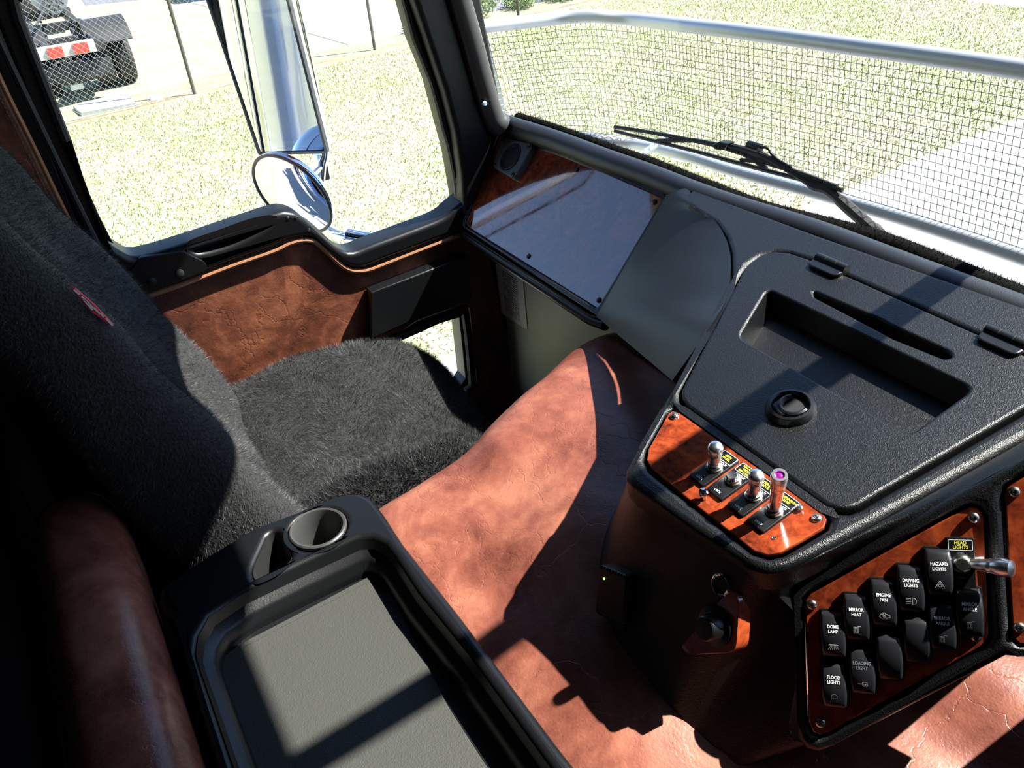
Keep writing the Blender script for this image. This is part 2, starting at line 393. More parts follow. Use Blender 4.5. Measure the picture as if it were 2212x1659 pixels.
# ---- left side behind the door: padded leather panel
DP = Plane((-1.65, 0, 0), (0, 1, 0), (0, 0, 1)); D2 = Plane((-1.615, 0, 0), (0, 1, 0), (0, 0, 1)); D3 = Plane((-1.632, 0, 0), (0, 1, 0), (0, 0, 1))
WL = tag(thing('wall_left', (-1.66, -.8, -1.5), 'side wall of the sleeper behind the passenger door', None), kind='structure')
mk('panel', slab(DP, [(-1.6, -1.5), (.02, -1.5), (.02, .7), (-1.6, .7)], (), .06, .002), M_DARKVINYL, WL)
e0 = D3.pxs([(-90, -30), (0, 172), (60, 293), (121, 420), (196, 574), (240, 660)])
e0 = [(a, b) for a, b in e0]
mk('leather_pad', slab(D3, e0+[(-.1, -.86), (-1.5, -.86), (-1.5, .5), (-.2, .5)], (), .03, .012, 4), M_DOORLEATHER, WL)
ep = cr([DP.at(a-.008, b, .03) for a, b in e0], 14)
mk('piping', tube([p+np.array([0, .009, -.004]) for p in ep], .004, 8), M_PIPING, WL)
def stitches(path, w=.0011, l=.0045, gap=.0075, lift=(0, 0, 0)):
    V = []; F = []; acc = 0.; L = np.array(lift)
    for a, b in zip(path[:-1], path[1:]):
        d = b-a; n = np.linalg.norm(d); t = d/max(n, 1e-9); s = gap-acc
        while s < n:
            vf = tube([a+t*s+L, a+t*min(s+l, n+l)+L], w, 5); k = len(V); V += vf[0]; F += [tuple(i+k for i in f) for f in vf[1]]; s += gap
        acc = (acc+n) % gap
    return V, F
mk('stitching', stitches([p+np.array([.003, -.004, .003]) for p in ep]), M_STITCH, WL, kind='stuff')

# ================================================================== passenger door
DOOR = tag(thing('door_1', (-1.66, .45, -1.5), 'passenger door with brown leather trim and black sill moulding', None), kind='structure')
low_px = [(233, 520), (240, 532), (263, 545), (301, 554), (405, 524), (500, 492), (596, 460), (625, 457), (650, 466), (681, 492), (710, 519), (738, 538), (764, 544), (808, 527), (887, 498), (957, 470), (982, 447), (991, 425)]
fr_px = [(975, 332), (959, 272), (934, 177), (896, 82), (874, 0)]
hole = DP.pxs([(233, 527)])+[(a, b-.012) for a, b in DP.pxs(low_px[1:])]+DP.pxs(fr_px)+[(.70, -.19), (.66, -.165), (.10, -.165), (.065, -.18), (.05, -.21)]
peep = [(.47, -1.05)]+DP.pxs([(900, 704), (978, 675), (992, 676), (1007, 818), (998, 832)])+[(.70, -1.275), (.47, -1.275)]
mk('frame', slab(DP, [(.02, -1.5), (.93, -1.5), (.93, -.55), (.78, .7), (.02, .7)], [hole, peep], .05, .006, 3), M_SMOOTH, DOOR)
V = [(-1.69, .03, -.8), (-1.69, .85, -.85), (-1.69, .85, -.14), (-1.69, .03, -.14)]
mk('window_pane', (V+[(x-.005, y, z) for x, y, z in V], [(0, 1, 2, 3), (7, 6, 5, 4), (0, 4, 5, 1), (1, 5, 6, 2), (2, 6, 7, 3), (3, 7, 4, 0)]), M_GLASS, DOOR, 0)
V = [(-1.68, .44, -1.3), (-1.68, .8, -1.3), (-1.68, .8, -1.0), (-1.68, .44, -1.0)]
mk('lower_pane', (V+[(x-.005, y, z) for x, y, z in V], [(0, 1, 2, 3), (7, 6, 5, 4), (0, 4, 5, 1), (1, 5, 6, 2), (2, 6, 7, 3), (3, 7, 4, 0)]), M_GLASS, DOOR, 0)
pip_px = [(250, 662), (316, 637), (400, 608), (500, 570), (589, 539), (620, 524), (644, 517), (662, 516), (678, 520), (700, 539), (732, 568), (748, 578), (764, 582), (792, 580), (830, 566), (881, 546), (979, 508), (1040, 485)]
pipD = D3.pxs(pip_px)
mk('leather_trim', slab(D3, [(a, b+.008) for a, b in pipD]+[(.93, -1.5), (.04, -1.5)], [offset2(peep if area2(peep) > 0 else peep[::-1], -.022)], .02, .004, 3), M_DOORLEATHER, DOOR)
pp = cr([D3.at(a, b, .003) for a, b in pipD], 6)
mk('piping', tube([p+np.array((.006, 0, 0)) for p in pp], .0055, 8), M_PIPING, DOOR)
mk('stitching', stitches([p+np.array([.0, 0, -.011]) for p in pp]), M_STITCH, DOOR, kind='stuff')
# sill moulding, with the pull-handle recess cut through it
sill_up = D2.pxs([(236, 527), (263, 545), (301, 556), (405, 526), (500, 494), (596, 462), (625, 459), (650, 468), (681, 494), (710, 521), (738, 540), (764, 546), (808, 529), (887, 500), (957, 472), (985, 449), (1010, 430)])
sill_dn = D2.pxs([(1040, 487), (979, 506), (881, 543), (830, 562), (792, 577), (764, 579), (735, 566), (702, 536), (680, 517), (662, 512), (644, 514), (620, 520), (589, 535), (500, 566), (400, 604), (316, 633), (255, 655), (240, 590)])
pull = D2.pxs([(415, 536), (424, 545), (449, 544), (506, 527), (563, 498), (588, 479), (576, 477), (538, 485), (475, 508), (423, 526)])
su = cr([np.array((a, b, 0)) for a, b in sill_up], 3); sn = cr([np.array((a, b, 0)) for a, b in sill_dn], 3)
mk('sill_moulding', slab(D2, [(p[0], p[1]) for p in su]+[(p[0], p[1]) for p in sn], [[(p[0], p[1]) for p in cr([np.array((a, b, 0)) for a, b in pull], 3, True)]], .06, .011, 5), M_SMOOTH, DOOR)
wp = D2.pxs([(300, 556), (396, 541), (415, 552), (440, 563), (448, 574), (444, 586), (330, 628), (300, 632), (270, 600)])
mk('switch_plate', slab(D2, fillet(wp, .008, 3), (), .012, .002, 2, h=.002), M_PLASTIC, DOOR)
for q in ((328, 607), (387, 590)):
    a, b = D2.px(*q); put('button_cap', mesh('button_cap', *lathe([(.009, 0), (.0085, .002), (.006, .0035), (.001, .004)], 16), M_RUBBER), D2.mat(a, b, .002), DOOR)
for q in ((249, 563), (668, 497), (622, 471), (640, 469)):
    a, b = D2.px(*q); put('screw', mesh('screw', *lathe([(.0035, 0), (.003, .0015), (.0005, .0022)], 10), M_STEEL), D2.mat(a, b, 0), DOOR)
# peep window rubber, seals, map pocket
pc = cr([DP.at(a, b, .022) for a, b in offset2(peep if area2(peep) > 0 else peep[::-1], -.006)], 3, True)
mk('lower_window_seal', tube(pc, .011, 8, closed=True), M_RUBBER, DOOR)
mk('window_seal', tube(cr([DP.at(a, b, .004) for a, b in hole], 2, True), .009, 8, closed=True), M_RUBBER, DOOR)
mk('pillar_seal', tube([DP.p3(x, y, .02) for x, y in ((-40, 5), (0, 91), (157, 420), (240, 590), (290, 690))], .006, 8), M_RUBBER, DOOR)
mk('map_pocket', slab(Plane((-1.6, 0, 0), (0, 1, 0), (0, 0, 1)), Plane((-1.6, 0, 0), (0, 1, 0), (0, 0, 1)).pxs([(803, 632), (916, 588), (1010, 552), (1020, 640), (985, 664), (900, 690), (800, 735)]), (), .03, .004, 3), M_SMOOTH, DOOR)

# ---- front pillar trims
PP = Plane((-1.607, 0, 0), (0, 1, 0), (0, 0, 1))
pin = [(.48, .7)]+PP.pxs([(855, -120), (893, -5), (930, 105), (962, 200), (985, 290), (999, 380), (1003, 440), (1000, 492), (1020, 470), (1045, 400), (1066, 300), (1055, 265), (1030, 202), (1008, 118), (980, 25), (930, -140)])+[(.60, .7)]
tag(mk('trim_1', slab(PP, pin, (), .05, .012, 4), M_PLASTIC), 'black grained plastic trim on the front pillar', kind='structure')
tp = cr([onx(x, y, -1.6) for x, y in ((690, -900), (800, -600), (925, -220), (985, -25), (996, 12), (1018, 88), (1043, 180), (1058, 232), (1068, 258), (1082, 270))], 6)
T2 = tag(thing('trim_2', tp[-1], 'grey vinyl covered windscreen pillar tube', None), kind='structure')
mk('tube', tube(tp, [.024]*(len(tp)-9)+[.024, .0243, .0246, .025, .0255, .026, .0265, .027, .027], 16), M_GREYTRIM, T2)
put('screw', mesh('screw', *lathe([(.006, 0), (.005, .002), (.001, .003)], 12), M_STEEL), Matrix.Translation(Vector(onx(1047, 224, -1.576))) @ Matrix.Rotation(radians(60), 4, 'Y'), T2)

# ================================================================== dashboard
TS = .20; PT = Plane((0, .9, -.56), (1, 0, 0), (0, 1, TS))
def Tz(y): return -.56+TS*(y-.9)
PN = Plane((-1.6, .774, -.767), (1, 0, 0), (0, .155, .181))
DASH = thing('dashboard', (-1.2, .9, -.8), 'black vinyl dashboard under the windscreen', 'dashboard')
pan_px = [(1004, 487), (1291, 668), (1297, 660), (1436, 428), (1430, 420), (1160, 302), (1085, 285)]
pan = PN.pxs(pan_px)
bez_px = [(990, 497), (1010, 511), (1140, 597), (1270, 683), (1297, 690), (1310, 668), (1445, 425), (1160, 280), (1062, 262)]
PNb = Plane(PN.at(0, 0, .006), PN.u, PN.v)
mk('bezel', slab(PNb, fillet(PNb.pxs(bez_px), [.012, 0, 0, .004, .01, .004, .004, 0, .01], 4), [fillet(pan, [.012, .006, .006, .006, .006, 0, .006], 4)], .05, .0045, 4), M_SMOOTH, DASH)
mk('panel_backing', slab(PN, PN.pxs([(998, 492), (1290, 680), (1440, 425), (1160, 290), (1070, 270)]), (), .05, .002, 2, h=-.01), M_SMOOTH, DASH)
# lower lip and underside of the left dash
lip = [PN.p3(x, y, -.012) for x, y in ((994, 502), (1140, 600), (1268, 685), (1300, 697))]
mk('lower_lip', tube(lip, .012, 10), M_SMOOTH, DASH)
und = [[np.array((x, .80, -.776)), np.array((x, .87, -.79)), np.array((x, .97, -.80))] for x in np.linspace(-1.6, -.8, 6)]
mk('underside', grid(und), M_SMOOTH, DASH)
# cove between the veneer panel and the centre console
Lb = cr([PN.p3(x, y, .004) for x, y in ((1456, 392), (1438, 424), (1400, 490), (1350, 575), (1297, 670), (1290, 684))], 6)
Ab = cr([PT.p3(x, y) for x, y in ((1490, 412), (1500, 446), (1547, 480), (1577, 545), (1570, 640), (1525, 718))]+[onz(1452, 822, -.668)], 6)
Lb = [Lb[int(round(i*(len(Lb)-1)/30))] for i in range(31)]; Ab = [Ab[int(round(i*(len(Ab)-1)/30))] for i in range(31)]
rows = []
for k in range(13):
    s = k/12; off = np.array([.1, .35, -.9])*(-.006*sin(pi*s)); rows.append([Lb[i]*(1-s)+Ab[i]*s+off*(sin(pi*i/30)**1.4) for i in range(31)])
mk('cove', grid(rows), M_DASH, DASH, 60)
# dash top and centre console deck (one moulding)
arc = [(1478, 418), (1487, 442), (1500, 453), (1545, 480), (1567, 510), (1577, 545), (1578, 595), (1570, 640), (1553, 675), (1525, 718), (1480, 790), (1425, 880), (1385, 950), (1352, 1010), (1350, 1032), (1365, 1048), (1500, 1145), (1600, 1210), (1632, 1227), (1665, 1232), (1705, 1222), (1760, 1196), (1900, 1120), (2080, 1020), (2212, 945), (2330, 880), (2520, 790), (2560, 730), (2212, 660), (1766, 505), (1660, 466), (1500, 408)]
lid_px = [(1605, 591), (1618, 572), (1646, 553), (1675, 546), (1705, 549), (1745, 562), (1832, 600), (2116, 727), (2250, 787), (2330, 810), (2330, 825), (2212, 884), (1877, 1080), (1855, 1094), (1832, 1102), (1810, 1101), (1786, 1092), (1640, 988), (1486, 880), (1474, 863), (1473, 845)]
wood_px = [(1443, 893), (1453, 886), (1468, 891), (1620, 997), (1778, 1107), (1786, 1120), (1780, 1137), (1735, 1164), (1688, 1191), (1661, 1197), (1630, 1188), (1520, 1102), (1409, 1014), (1397, 992), (1401, 968)]
lid2 = PT.pxs(lid_px); wood2 = PT.pxs(wood_px)
DECKO = PT.pxs(arc)
DECKO = [p for p in DECKO if p[0] < .6]
CON = thing('centre_console', (-.5, .6, -.85), 'black grained centre console rising from the leather engine cover', 'console')
mk('deck', slab(PT, DECKO, [offset2(lid2 if area2(lid2) > 0 else lid2[::-1], -.0022), offset2(wood2 if area2(wood2) > 0 else wood2[::-1], -.003)], .035, .009, 5), M_PLASTIC, CON)
mk('deck_base', slab(PT, offset2(DECKO if area2(DECKO) > 0 else DECKO[::-1], .006), (), .01, .001, 1, h=-.03), M_PLASTIC, CON)
# lid with moulded tray and slot
rec = PT.pxs([(1659, 628), (2102, 843), (1964, 943), (1597, 731)])
slot = fillet(PT.pxs([(1757, 632), (1850, 672), (1895, 690), (1925, 706), (2048, 762), (2058, 774), (2040, 779), (1930, 735), (1895, 716), (1840, 687), (1760, 645)]), .004, 3)
recf = fillet(rec, .012, 4)
LID = mk('lid', slab(PT, lid2, [recf, slot], .03, .004, 4, h=.003), M_PLASTIC, CON)
def recess(pl, loop, depth, shrink, h=0):
    P = loop if area2(loop) > 0 else loop[::-1]; Q = offset2(P, shrink); n = len(P)
    V = [pl.at(a, b, h) for a, b in P]+[pl.at(a, b, h-depth) for a, b in Q]
    F = [(i, (i+1) % n, n+(i+1) % n, n+i) for i in range(n)]+[tuple(range(n, 2*n))]
    return V, F
mk('tray_recess', recess(PT, recf, .045, .012, -.001), M_PLASTIC, LID)
mk('slot_recess', recess(PT, slot, .02, .0015, -.001), M_PLASTIC, LID)
for x, y in ((1790, 583), (2166, 746)):
    a, b = PT.px(x, y); M = PT.mat(a, b, .004)
    me = mesh('hinge', *join(xf(tube([(-.026, .0, 0), (.026, .0, 0)], .0075, 14), Matrix.Translation((0, .006, .003))), slab(LP, fillet([(-.025, -.016), (.025, -.016), (.027, .004), (-.027, .004)], .009, 4), (), .006, .002, 2, h=.005)), M_SMOOTH)
    hg = sub('hinge', me, LID, Matrix.Translation(-Vector(LID['wl'])) @ M)
    for k in (-.009, .009): sub('knuckle_joint', mesh('knuckle_joint', *tube([(k-.0006, .006, .003), (k+.0006, .006, .003)], .0079, 14), M_RUBBER), hg)
# ring pull latch
a, b = PT.px(1708, 888); LM = Matrix.Translation(-Vector(LID['wl'])) @ PT.mat(a, b, .003, radians(-12))
sub('latch', mesh('latch', *lathe([(.0295, 0), (.029, .004), (.026, .0085), (.023, .009), (.021, .007), (.0205, .002)], 36, False), M_SMOOTH), LID, LM)
sub('latch_pull', mesh('latch_pull', *join(xf(tube([(.0155*cos(t), .0155*sin(t), 0) for t in np.linspace(radians(-205), radians(25), 22)], .0035, 8), Matrix.Translation((.002, .003, .006))), slab(LP, fillet([(-.016, -.004), (-.012, -.018), (.006, -.02), (.014, -.007), (.004, -.011), (-.006, -.009)], .004, 3), (), .006, .002, 2, h=.008)), M_SMOOTH), LID, LM)
sub('latch_well', mesh('latch_well', *lathe([(.021, .0025), (.0205, .001), (.001, .0005)], 28), M_RUBBER), LID, LM)

# padded roll along the windscreen and dash mat edge
DMAT = thing('dash_mat', (-1.0, .97, -.6), 'black fleecy dash mat edge tucked along the windscreen', 'dash mat')
mid_px = [(1078, 268), (1095, 272), (1200, 307), (1300, 346), (1403, 384), (1500, 424), (1600, 460), (1700, 492), (1780, 520), (1880, 560), (2000, 608), (2212, 690), (2500, 800), (2750, 850)]
roll = cr([onz(x, y, -.572) for x, y in mid_px], 5)
mk('padded_roll', tube(roll, [.024]*7+list(np.linspace(.024, .03, len(roll)-7)), 14), M_DASH, DASH)
fur_px = [(1118, 255), (1180, 274), (1276, 308), (1340, 332), (1400, 354), (1498, 394), (1580, 428), (1660, 459), (1766, 488), (1898, 525), (2050, 586), (2212, 655), (2400, 740), (2700, 830)]
fp = cr([onz(x, y, -.566) for x, y in fur_px], 5)
fvf = tube(fp, [.012]*10+list(np.linspace(.012, .022, len(fp)-10)), 10)
mk('mat_edge', fvf, M_MATPILE, DMAT); mk('pile', blades(fvf, 26000, .007, .0006, .5), M_MATPILE, DMAT, 0, kind='stuff')

# veneer panel with screws and speaker
VEN = thing('veneer_panel', PN.p3(1150, 560), 'glossy burl veneer panel on the left of the dashboard beside the pillar', 'panel')
pin2 = fillet(pan, [.012, .006, .006, .006, .006, 0, .006], 4); pin2 = offset2(pin2 if area2(pin2) > 0 else pin2[::-1], .0012)
mk('veneer', slab(PN, pin2, (), .004, .0012, 2, h=.001), M_BURLGLOSS, VEN)
SCR = mesh('screw', *join(lathe([(.0055, 0), (.0052, .0018), (.004, .0028), (.0022, .003), (.0019, .0015), (.0003, .0012)], 14), xf(lbox(.0075, .0013, .0005, .0002), Matrix.Translation((0, 0, .0028)))), M_BLACKSCREW)
SCRS = mesh('screw', *join(lathe([(.0055, 0), (.0052, .0022), (.004, .0036), (.0022, .004), (.0019, .0022), (.0003, .0018)], 14)), M_STEEL)
for x, y in ((1247, 367), (1415, 437), (1017, 481), (1143, 554), (1295, 649)):
    a, b = PN.px(x, y); put('screw', SCR, PN.mat(a, b, .001), VEN)
SPK = thing('speaker', PN.p3(1115, 350), 'small square dash speaker in black bezel', 'speaker')
c4 = PN.pxs([(1096, 302), (1164, 318), (1121, 394), (1072, 366)])
sc = np.mean(np.array(c4), 0)
mk('speaker_bezel', slab(PN, fillet(c4, .016, 5), [circ(sc[0]+.001, sc[1], .031, 32)], .02, .004, 4, h=.016), plastic('speaker_bezel_grey', (.10, .105, .11), .45, 900, .15), SPK)
SM = PN.mat(sc[0]+.001, sc[1], .002)
put('cone', mesh('cone', *lathe([(.033, .011), (.029, .0105), (.026, .012), (.023, .010), (.011, .003), (.009, .004)], 32), M_RUBBER), SM, SPK)
put('dust_cap', mesh('dust_cap', *lathe([(.0095, .003), (.008, .0065), (.005, .008), (.0005, .0085)], 20), M_SATIN), SM, SPK)
put('surround_ring', mesh('surround_ring', *tube([(.0285*cos(t), .0285*sin(t), .0125) for t in np.linspace(0, 2*pi, 33)[:-1]], .0022, 8, closed=True), M_SMOOTH), SM, SPK)
for q in c4:
    p = np.array(q)*.80+sc*.20; put('screw', SCR, PN.mat(p[0], p[1], .015), SPK)

# kick panel below the dash and its printed card
PK = Plane((0, .875, 0), (1, 0, 0), (0, 0, 1))
KICK = mk('kick_panel', slab(PK, fillet([(-1.62, -1.48), (-.8, -1.48), (-.8, -.74), (-1.62, -.74)], .01, 2), (), .02, .004, 2, h=.0, bottom=True), M_FIREWALL)
tag(KICK, 'grey kick panel below the dashboard beside the engine cover', 'panel')
def cardmat():
    m, t, b = nt('printed_card'); c = coords(t); s = t.nodes.new('ShaderNodeSeparateXYZ'); t.links.new(c, s.inputs[0])
    st = math2(t, 'GREATER_THAN', math2(t, 'SINE', math2(t, 'MULTIPLY', s.outputs[2], 1100), 0), .1)
    mp = t.nodes.new('ShaderNodeMapping'); mp.inputs['Scale'].default_value = (1, 1, 6); t.links.new(c, mp.inputs[0])
    w = math2(t, 'GREATER_THAN', noise(t, mp.outputs[0], 60, 1), .42); f = math2(t, 'MULTIPLY', st, w)
    ix = math2(t, 'MULTIPLY', math2(t, 'GREATER_THAN', s.outputs[0], -.037), math2(t, 'LESS_THAN', s.outputs[0], .034))
    iz = math2(t, 'MULTIPLY', math2(t, 'GREATER_THAN', s.outputs[2], .018), math2(t, 'LESS_THAN', s.outputs[2], .135))
    f = math2(t, 'MULTIPLY', f, math2(t, 'MULTIPLY', ix, iz)); t.links.new(mixc(t, f, (.86, .88, .86), (.06, .07, .12)), b.inputs['Base Color']); b.inputs['Roughness'].default_value = .35; return m
cp = PK.pxs([(1072, 568), (1131, 604), (1141, 713), (1084, 676)])
card = mk('printed_card', slab(PK, fillet(cp, .006, 3), (), .0012, .0003, 1, h=.0022), cardmat()); tag(card, 'small pale printed safety card stuck below the dashboard', 'card')

# ================================================================== centre console body and panels
s0 = ray(1739, 1290); s0 = s0/np.linalg.norm(s0)*.945
AL, GA = radians(42), radians(10)
sw_u = np.array((cos(AL)*cos(GA), sin(AL)*cos(GA), sin(GA))); sw_n = np.array((.465, -.67, .579))
PS = Plane(s0, sw_u, np.cross(sw_n, sw_u))
top = [(-.80, .80, Tz(.8)-.012), (-.70, .66, Tz(.66)-.012), (-.598, .482, Tz(.48)-.012), (-.5, .4785, -.658), (-.405, .4785, -.658), tuple(PS.p3(1716, 1300, -.012)), tuple(PS.p3(1719, 1460, -.010)), tuple(PS.p3(1738, 1614, -.012)), tuple(PS.p3(2165, 1412, -.012)), (-.2, .86, -.62)]
bot = [(-.88, .78, -.84), (-.77, .62, -.84), (-.66, .465, -.84), (-.565, .388, -.86), (-.45, .3835, -.87), (-.385, .392, -.875), (-.36, .405, -.875), (-.335, .43, -.875), (-.335, .56, -.88), (-.31, .82, -.87)]
top = [np.array(p) for p in top]; bot = [np.array(p) for p in bot]
mk('body', sgrid([top, [a*.5+b*.5+np.array([0, 0, 0]) for i, (a, b) in enumerate(zip(top, bot))], bot], 6, 6), M_PLASTIC, CON, 60)
pan5 = [(1739, 1297), (1750, 1285), (2078, 1103), (2098, 1095), (2115, 1100), (2126, 1116), (2137, 1370), (2132, 1387), (2118, 1399), (1790, 1585), (1772, 1590), (1757, 1584), (1747, 1562)]
ins_px = [(2172, 1070), (2178, 1052), (2212, 1032), (2290, 990), (2302, 1350), (2225, 1392), (2205, 1393), (2190, 1380)]
P5 = PS.pxs(pan5); I5 = PS.pxs(ins_px)
bz = PS.pxs([(1708, 1280), (1722, 1262), (2080, 1060), (2130, 1035), (2212, 990), (2330, 928), (2335, 1385), (2230, 1425), (2175, 1420), (1800, 1616), (1770, 1628), (1742, 1622), (1722, 1598)])
mk('switch_bezel', slab(PS, bz, [offset2(ccw(P5), -.002), offset2(ccw(I5), -.002)], .03, .009, 5), M_PLASTIC, CON)
mk('bezel_back', slab(PS, offset2(ccw(bz), .012), (), .01, .001, 1, h=-.02), M_PLASTIC, CON)
dk = [(1600, 1212), (1632, 1227), (1665, 1232), (1705, 1222), (1760, 1196), (1900, 1120), (2080, 1020), (2212, 945), (2330, 880)]
bk2 = [(1722, 1330), (1712, 1297), (1713, 1278), (1726, 1262), (1770, 1236), (1900, 1163), (2080, 1062), (2212, 992), (2330, 930)]
ra = [PT.p3(x, y, -.006) for x, y in dk]; rc = [PS.p3(x, y, -.006) for x, y in bk2]
bul = (PT.n+PS.n); bul /= np.linalg.norm(bul)
mk('shoulder', sgrid([ra, [a*.72+c*.28+bul*.008 for a, c in zip(ra, rc)], [a*.35+c*.65+bul*.008 for a, c in zip(ra, rc)], rc], 5, 5), M_PLASTIC, CON, 80)
# rear wall: dark wood plate, socket, knob
PRW = Plane((-.5, .484, -.645), (1, 0, 0), (0, .085, .19))
mk('rear_veneer', slab(PRW, fillet(PRW.pxs([(1470, 1195), (1600, 1285), (1592, 1410), (1480, 1415), (1440, 1300)]), .012, 4), (), .02, .001, 2, h=.0015), M_BURL, CON)
a, b = PRW.px(1563, 1262)
put('power_socket', mesh('power_socket', *lathe([(.0125, 0), (.0125, .004), (.011, .0048), (.0095, .004), (.009, -.0), (.0005, -.001)], 24), M_CHROME), PRW.mat(a, b, .001), CON)
put('socket_bore', mesh('socket_bore', *lathe([(.0094, .0005), (.0005, .0004)], 20), M_RUBBER), PRW.mat(a, b, .002), CON)
a, b = PRW.px(1548, 1352)
put('control_knob', mesh('control_knob', *lathe([(.022, 0), (.022, .004), (.016, .006), (.014, .018), (.012, .02), (.0005, .0205)], 24), M_SMOOTH), PRW.mat(a, b, .001), CON)
RAD = thing('handset', PRW.p3(1345, 1275), 'small black two-way radio handset clipped to the shaded console', 'radio')
a, b = PRW.px(1340, 1282); RM = PRW.mat(a, b, -.006, radians(20))
put('case', mesh('case', *slab(LP, rrect(.05, .062, .006), (), .022, .003, 3, h=.022, bottom=True), M_SMOOTH), RM, RAD)
for k in range(9): put('grip_rib', mesh('grip_rib', *xf(lbox(.0022, .004, .003, .0005), Matrix.Translation((-.02+k*.005, .029, .0215))), M_SMOOTH), RM, RAD)
put('lamp', mesh('lamp', *lathe([(.0014, 0), (.001, .001), (.0002, .0012)], 8), M_GREEN), RM @ Matrix.Translation((-.014, .016, .0221)), RAD)
put('clip', mesh('clip', *xf(lbox(.03, .008, .006, .001), Matrix.Translation((.004, -.036, .008))), M_SMOOTH), RM, RAD)

# ---- wood panel with toggle valves
TOG = thing('toggle_panel', PT.p3(1590, 1060), 'orange-red burl panel with chrome toggle levers on the console deck', 'switch panel')
mk('veneer', slab(PT, ccw(wood2), (), .004, .0012, 2, h=-.001), M_BURL, TOG)
bl, br, tr = [np.array(PT.px(*p)) for p in ((1619.6, 1132.5), (1659, 1159.5), (1727.8, 1084.6))]
tw, th = np.linalg.norm(br-bl), np.linalg.norm(tr-br)*.97
plate_me = mesh('toggle_plate', *slab(LP, rrect(tw, th, .002, 2), (), .004, .0008, 2, h=.004), M_SMOOTH)
nut = lathe([(.0098, .004), (.0098, .006), (.0085, .0065), (.0082, .009), (.007, .0098), (.0062, .012), (.0058, .0135), (.0005, .0135)], 12)
nut_me = mesh('lever_nut', *nut, M_STEEL)
def lever(L, flat): 
    pr = [(.0056, .012), (.006, .016), (.0068, L*.5), (.0074, L*.66), (.0079, L*.68), (.0074, L*.70), (.0079, L*.72), (.0074, L*.74), (.0079, L*.77)]
    pr += [(.0083, L*.82), (.0086, L*.95), (.0078, L), (.0052, L), (.0045, L-.003), (.0005, L-.003)] if flat else [(.0088, L*.82), (.0086, L*.9), (.007, L*.965), (.004, L*.992), (.0003, L)]
    return mesh('lever', *lathe(pr, 24), M_SATIN)
tog = [((1543.5, 1013), ('FIFTH', 'WHEEL'), 'UNLOCK', 'LOCK', .047, False), ((1583, 1041.5), ('REAR AXLE', 'CROSS', 'DIFF LOCK'), 'UNLOCK', 'LOCK', 0, False),
       ((1628, 1075), ('INTER-AXLE', 'LOCK'), 'UNLOCK', 'LOCK', .048, False), ((1672, 1108), ('SUSPENSION', 'DUMP'), 'INFLATE', 'DUMP', .072, True)]
for (x, y), yl, mid, low, L, flat in tog:
    a, b = PT.px(x, y); M = PT.mat(a, b, -.001)
    t = put('toggle_switch', plate_me, M, TOG, 'black toggle plate with yellow lettering')
    sub('lever_nut', nut_me, t)
    if L: sub('lever', lever(L, flat), t, Matrix.Rotation(radians(9), 4, 'Y'), 'chrome lever')
    if flat: sub('jewel', mesh('jewel', *lathe([(.0046, L-.0028), (.003, L-.0012), (.0004, L-.0008)], 14), M_PURPLE), t, Matrix.Rotation(radians(9), 4, 'Y'), 'purple jewel in lever top')
    ys = th*.355; n = len(yl)
    bx = fillet([(-tw*.44, ys-.0062), (tw*.44, ys-.0062), (tw*.44, ys+.0068), (-tw*.44, ys+.0068)], .0015, 2)
    sub('label_frame', mesh('label_frame', *strokes([bx], .0006, .0042, (0,)), M_TEXTW, 0), t)
    sub('yellow_lettering', mesh('yellow_lettering', *join(*[text_vf(s, .0042 if n < 3 else .0036, 0, ys+.0003+(n-1)*.0019-k*.0039, .0042, .82) for k, s in enumerate(yl)]), M_TEXTY, 0), t)
    sub('white_lettering', mesh('white_lettering', *text_vf(mid, .0038, .001, ys-.0095, .0042, .9), M_TEXTW, 0), t)
    sub('white_lettering', mesh('white_lettering', *text_vf(low, .0038, 0, -th*.40, .0042, .9), M_TEXTW, 0), t)
for x, y in ((1457, 899), (1764, 1119)):
    a, b = PT.px(x, y); put('screw', SCRS, PT.mat(a, b, -.001), TOG)
a, b = PT.px(1521, 1076); put('stud', mesh('stud', *lathe([(.003, 0), (.003, .006), (.0052, .008), (.0055, .011), (.004, .014), (.0004, .015)], 14), M_CHROME), PT.mat(a, b, -.001), TOG)
a, b = PT.px(1729, 1101); put('stud', mesh('stud', *lathe([(.0015, 0), (.003, .003), (.0028, .005), (.0004, .006)], 12), M_STEEL), PT.mat(a, b, -.001), TOG)
for x, y in ((1496, 1023), (1671, 1161)):
    a, b = PT.px(x, y); put('screw_hole', mesh('screw_hole', *lathe([(.0026, 0), (.0024, .0006), (.0016, .0006), (.0014, 0), (.0003, -.0002)], 12), M_STEEL), PT.mat(a, b, -.001), TOG)

# ---- rocker switch panel facing the driver
SWP = thing('switch_panel', PS.p3(1900, 1350), 'glossy burl panel of black rocker switches facing the driver', 'switch panel')
mk('veneer', slab(PS, ccw(P5), (), .004, .0012, 2, h=-.003), M_BURL, SWP)
RW, RH = .0245, .0455
def rh(v): q = min(1, abs(2*v/RH)); return .0075+.0055*(1-q*q)
def rocker_mesh():
    rows = []
    for k in range(17):
        v = -RH/2+RH*k/16; q = abs(2*v/RH); w = RW/2*(1-.13*q**2.2); h = rh(v)-(.004 if k in (0, 16) else 0)
        rows.append([(-w, v, -.003), (-w, v, h-.003), (-w+.0012, v, h-.0006), (-w+.003, v, h), (0, v, h+.0005), (w-.003, v, h), (w-.0012, v, h-.0006), (w, v, h-.003), (w, v, -.003)])
    return grid([[(p[0]*.97, p[1], -.003) for p in rows[0]]]+rows+[[(p[0]*.97, p[1], -.003) for p in rows[-1]]])
rk_me = mesh('rocker_switch', *rocker_mesh(), M_ROCKER, 50)
